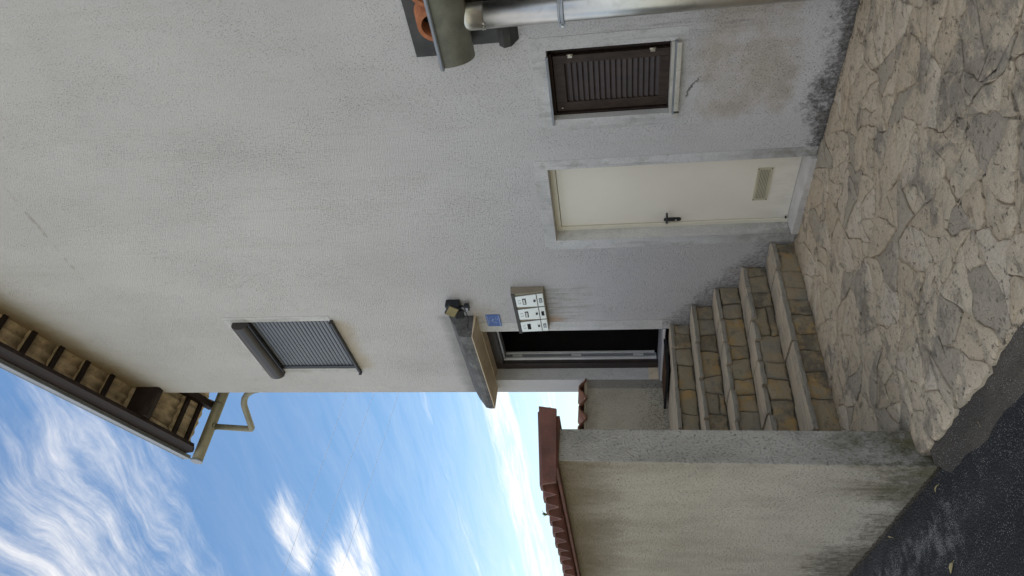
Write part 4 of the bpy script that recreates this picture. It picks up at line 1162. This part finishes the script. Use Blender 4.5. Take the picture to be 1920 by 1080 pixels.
def floodlight():
    fl = thing('floodlight', 'black twin floodlight with yellowed glass and motion sensor above the canopy end', 'floodlight', (-5.38, 0, 3.12))
    box_obj('wall_box', 'blackplastic', fl, -5.455, -5.325, -.095, -.002, 3.135, 3.285, .012)
    # tilted lamp head with glass facing forward-left and down
    bm = nb(); add_box(bm, -.058, .058, -.018, .030, -.058, .058)
    Mt = Matrix.Translation((-5.352, -.135, 3.205)) @ Matrix.Rotation(rad(22), 4, 'Z') @ Matrix.Rotation(rad(14), 4, 'X') @ Matrix.Rotation(rad(34), 4, 'Y')
    bmesh.ops.transform(bm, matrix=Mt, verts=bm.verts); hd = obj('lamp_head', bm, 'blackplastic', fl, .008)
    bm = nb(); add_box(bm, -.051, .051, -.0225, -.0185, -.051, .051); bmesh.ops.transform(bm, matrix=Mt, verts=bm.verts); obj('lamp_glass', bm, 'lampglass', hd, .004)
    bm = nb(); add_box(bm, -.045, .045, -.020, .020, -.05, .05)
    Mt = Matrix.Translation((-5.455, -.10, 3.150)) @ Matrix.Rotation(rad(25), 4, 'Z') @ Matrix.Rotation(rad(20), 4, 'X')
    bmesh.ops.transform(bm, matrix=Mt, verts=bm.verts); obj('lamp_head', bm, 'blackplastic', fl, .008)
    bm = nb(); add_tube(bm, [(-5.385, -.05, 3.14), (-5.385, -.055, 3.10), (-5.388, -.06, 3.085)], .011, 10); obj('sensor_arm', bm, 'blackplastic', fl)
    bm = nb(); add_box(bm, -5.420, -5.350, -.095, -.035, 3.035, 3.088); se = obj('motion_sensor', bm, 'blackplastic', fl, .008)
    box_obj('sensor_lens', 'alugrey', se, -5.410, -5.362, -.0985, -.0945, 3.044, 3.070, .003)
    bm = nb(); add_tube(bm, [(-5.46, -.03, 3.14), (-5.50, -.05, 3.09), (-5.56, -.10, 3.075), (-5.620, -.16, 3.09), (-5.66, -.20, 3.17), (-5.74, -.19, 3.20)], .0045, 8); obj('lamp_cable', bm, 'cable', fl)
floodlight()

def doormat():
    bm = nb(); add_box(bm, -6.86, -6.08, -.42, -.035, 1.006, 1.022)
    dm = tag(obj('doormat', bm, 'mat', None, .004), 'brown fibre doormat with black edge lying on the landing at the door', 'doormat')
    bm = nb()
    for p in ((-6.875, -6.065, -.435, -.4205, .998, 1.026), (-6.0795, -6.060, -.42, -.035, .998, 1.030)): add_box(bm, *p)
    obj('mat_edge', bm, 'matblack', dm, .002)
doormat()

def leaves():
    def leaf(loc, L, W_, rot, tilt, label, mat='leaf'):
        bm = nb(); n = 6; l, r, c = [], [], []
        for i in range(n+1):
            t = i/n; wv = W_*sin(pi*min(1, t*.94+.06))*(1-.3*t); z = .006*sin(pi*t)+.004
            l.append(bm.verts.new((t*L, wv, z+.001))); r.append(bm.verts.new((t*L, -wv*.9, z+.004))); c.append(bm.verts.new((t*L, 0, z)))
        for i in range(n):
            bm.faces.new((l[i], l[i+1], c[i+1], c[i])); bm.faces.new((c[i], c[i+1], r[i+1], r[i]))
        add_tube(bm, [(0, 0, .004), (-L*.35, .004, .003)], .0012, 5)
        o = obj('fallen_leaf', bm, mat, None, loc=loc); o.rotation_euler = (tilt, 0, rot); return tag(o, label, 'leaf', 'fallen leaves on the road')
    leaf((-3.73, -3.02, -.120), .062, .019, rad(215), .1, 'dry yellow leaf lying alone on the dark asphalt')
    leaf((-3.005, -2.63, -.106), .026, .012, rad(80), .1, 'small pinkish leaf scrap on the asphalt edge strip', 'tile_roof')
    leaf((-3.62, -2.66, -.122), .050, .005, rad(200), .1, 'thin dry stalk by the foot of the boundary wall')
    leaf((-4.42, -2.66, -.123), .060, .006, rad(160), .1, 'pale straw bits at the base of the wall further left')
leaves()

def grit():
    R = random.Random(77); vs, fs = [], []
    def bit(x, y, z, r):
        b = len(vs); a = R.uniform(0, 6.28)
        for k in range(4): vs.append((x+r*cos(a+k*1.57)*R.uniform(.6, 1.2), y+r*sin(a+k*1.57)*R.uniform(.6, 1.2), z))
        vs.append((x, y, z+r*R.uniform(.5, 1.0)))
        for k in range(4): fs.append((b+k, b+(k+1) % 4, b+4))
    for i in range(1500):                     # at the foot of the boundary wall
        x = R.uniform(-6.2, -3.55); y = -2.578-abs(R.gauss(0, .035))
        bit(x, y, -.129, R.uniform(.002, .007))
    for i in range(900):                      # along the fillet
        x = R.uniform(-3.5, -1.9); y = -2.66-abs(R.gauss(0, .06))
        bit(x, y, -.128, R.uniform(.002, .006))
    for i in range(350):                      # in the corner of paving and facade
        x = R.uniform(-4.6, -1.2); y = -.006-abs(R.gauss(0, .03))
        bit(x, y, -.047, R.uniform(.002, .006))
    me = bpy.data.meshes.new('grit'); me.from_pydata(vs, [], fs); me.materials.append(M['asphalt_edge'])
    link('grit', me, kind='stuff')
grit()

def wires():
    for k, (za, zb, lab) in enumerate(((9.695, 9.285, 'uppermost'), (9.042, 8.480, 'middle'), (8.249, 7.749, 'lowest'))):
        bm = nb(); n = 16; s_ = (zb-za)/5.0
        pts = [(-16, y, za+s_*y+.0009*(y*y-5*y)) for y in [-30+60*i/n for i in range(n+1)]]
        add_tube(bm, pts, .0042, 6)
        tag(obj('overhead_wire', bm, 'wire'), '%s of the three thin cables crossing the sky beyond the house' % lab, 'cable', 'overhead cables across the sky')
wires()
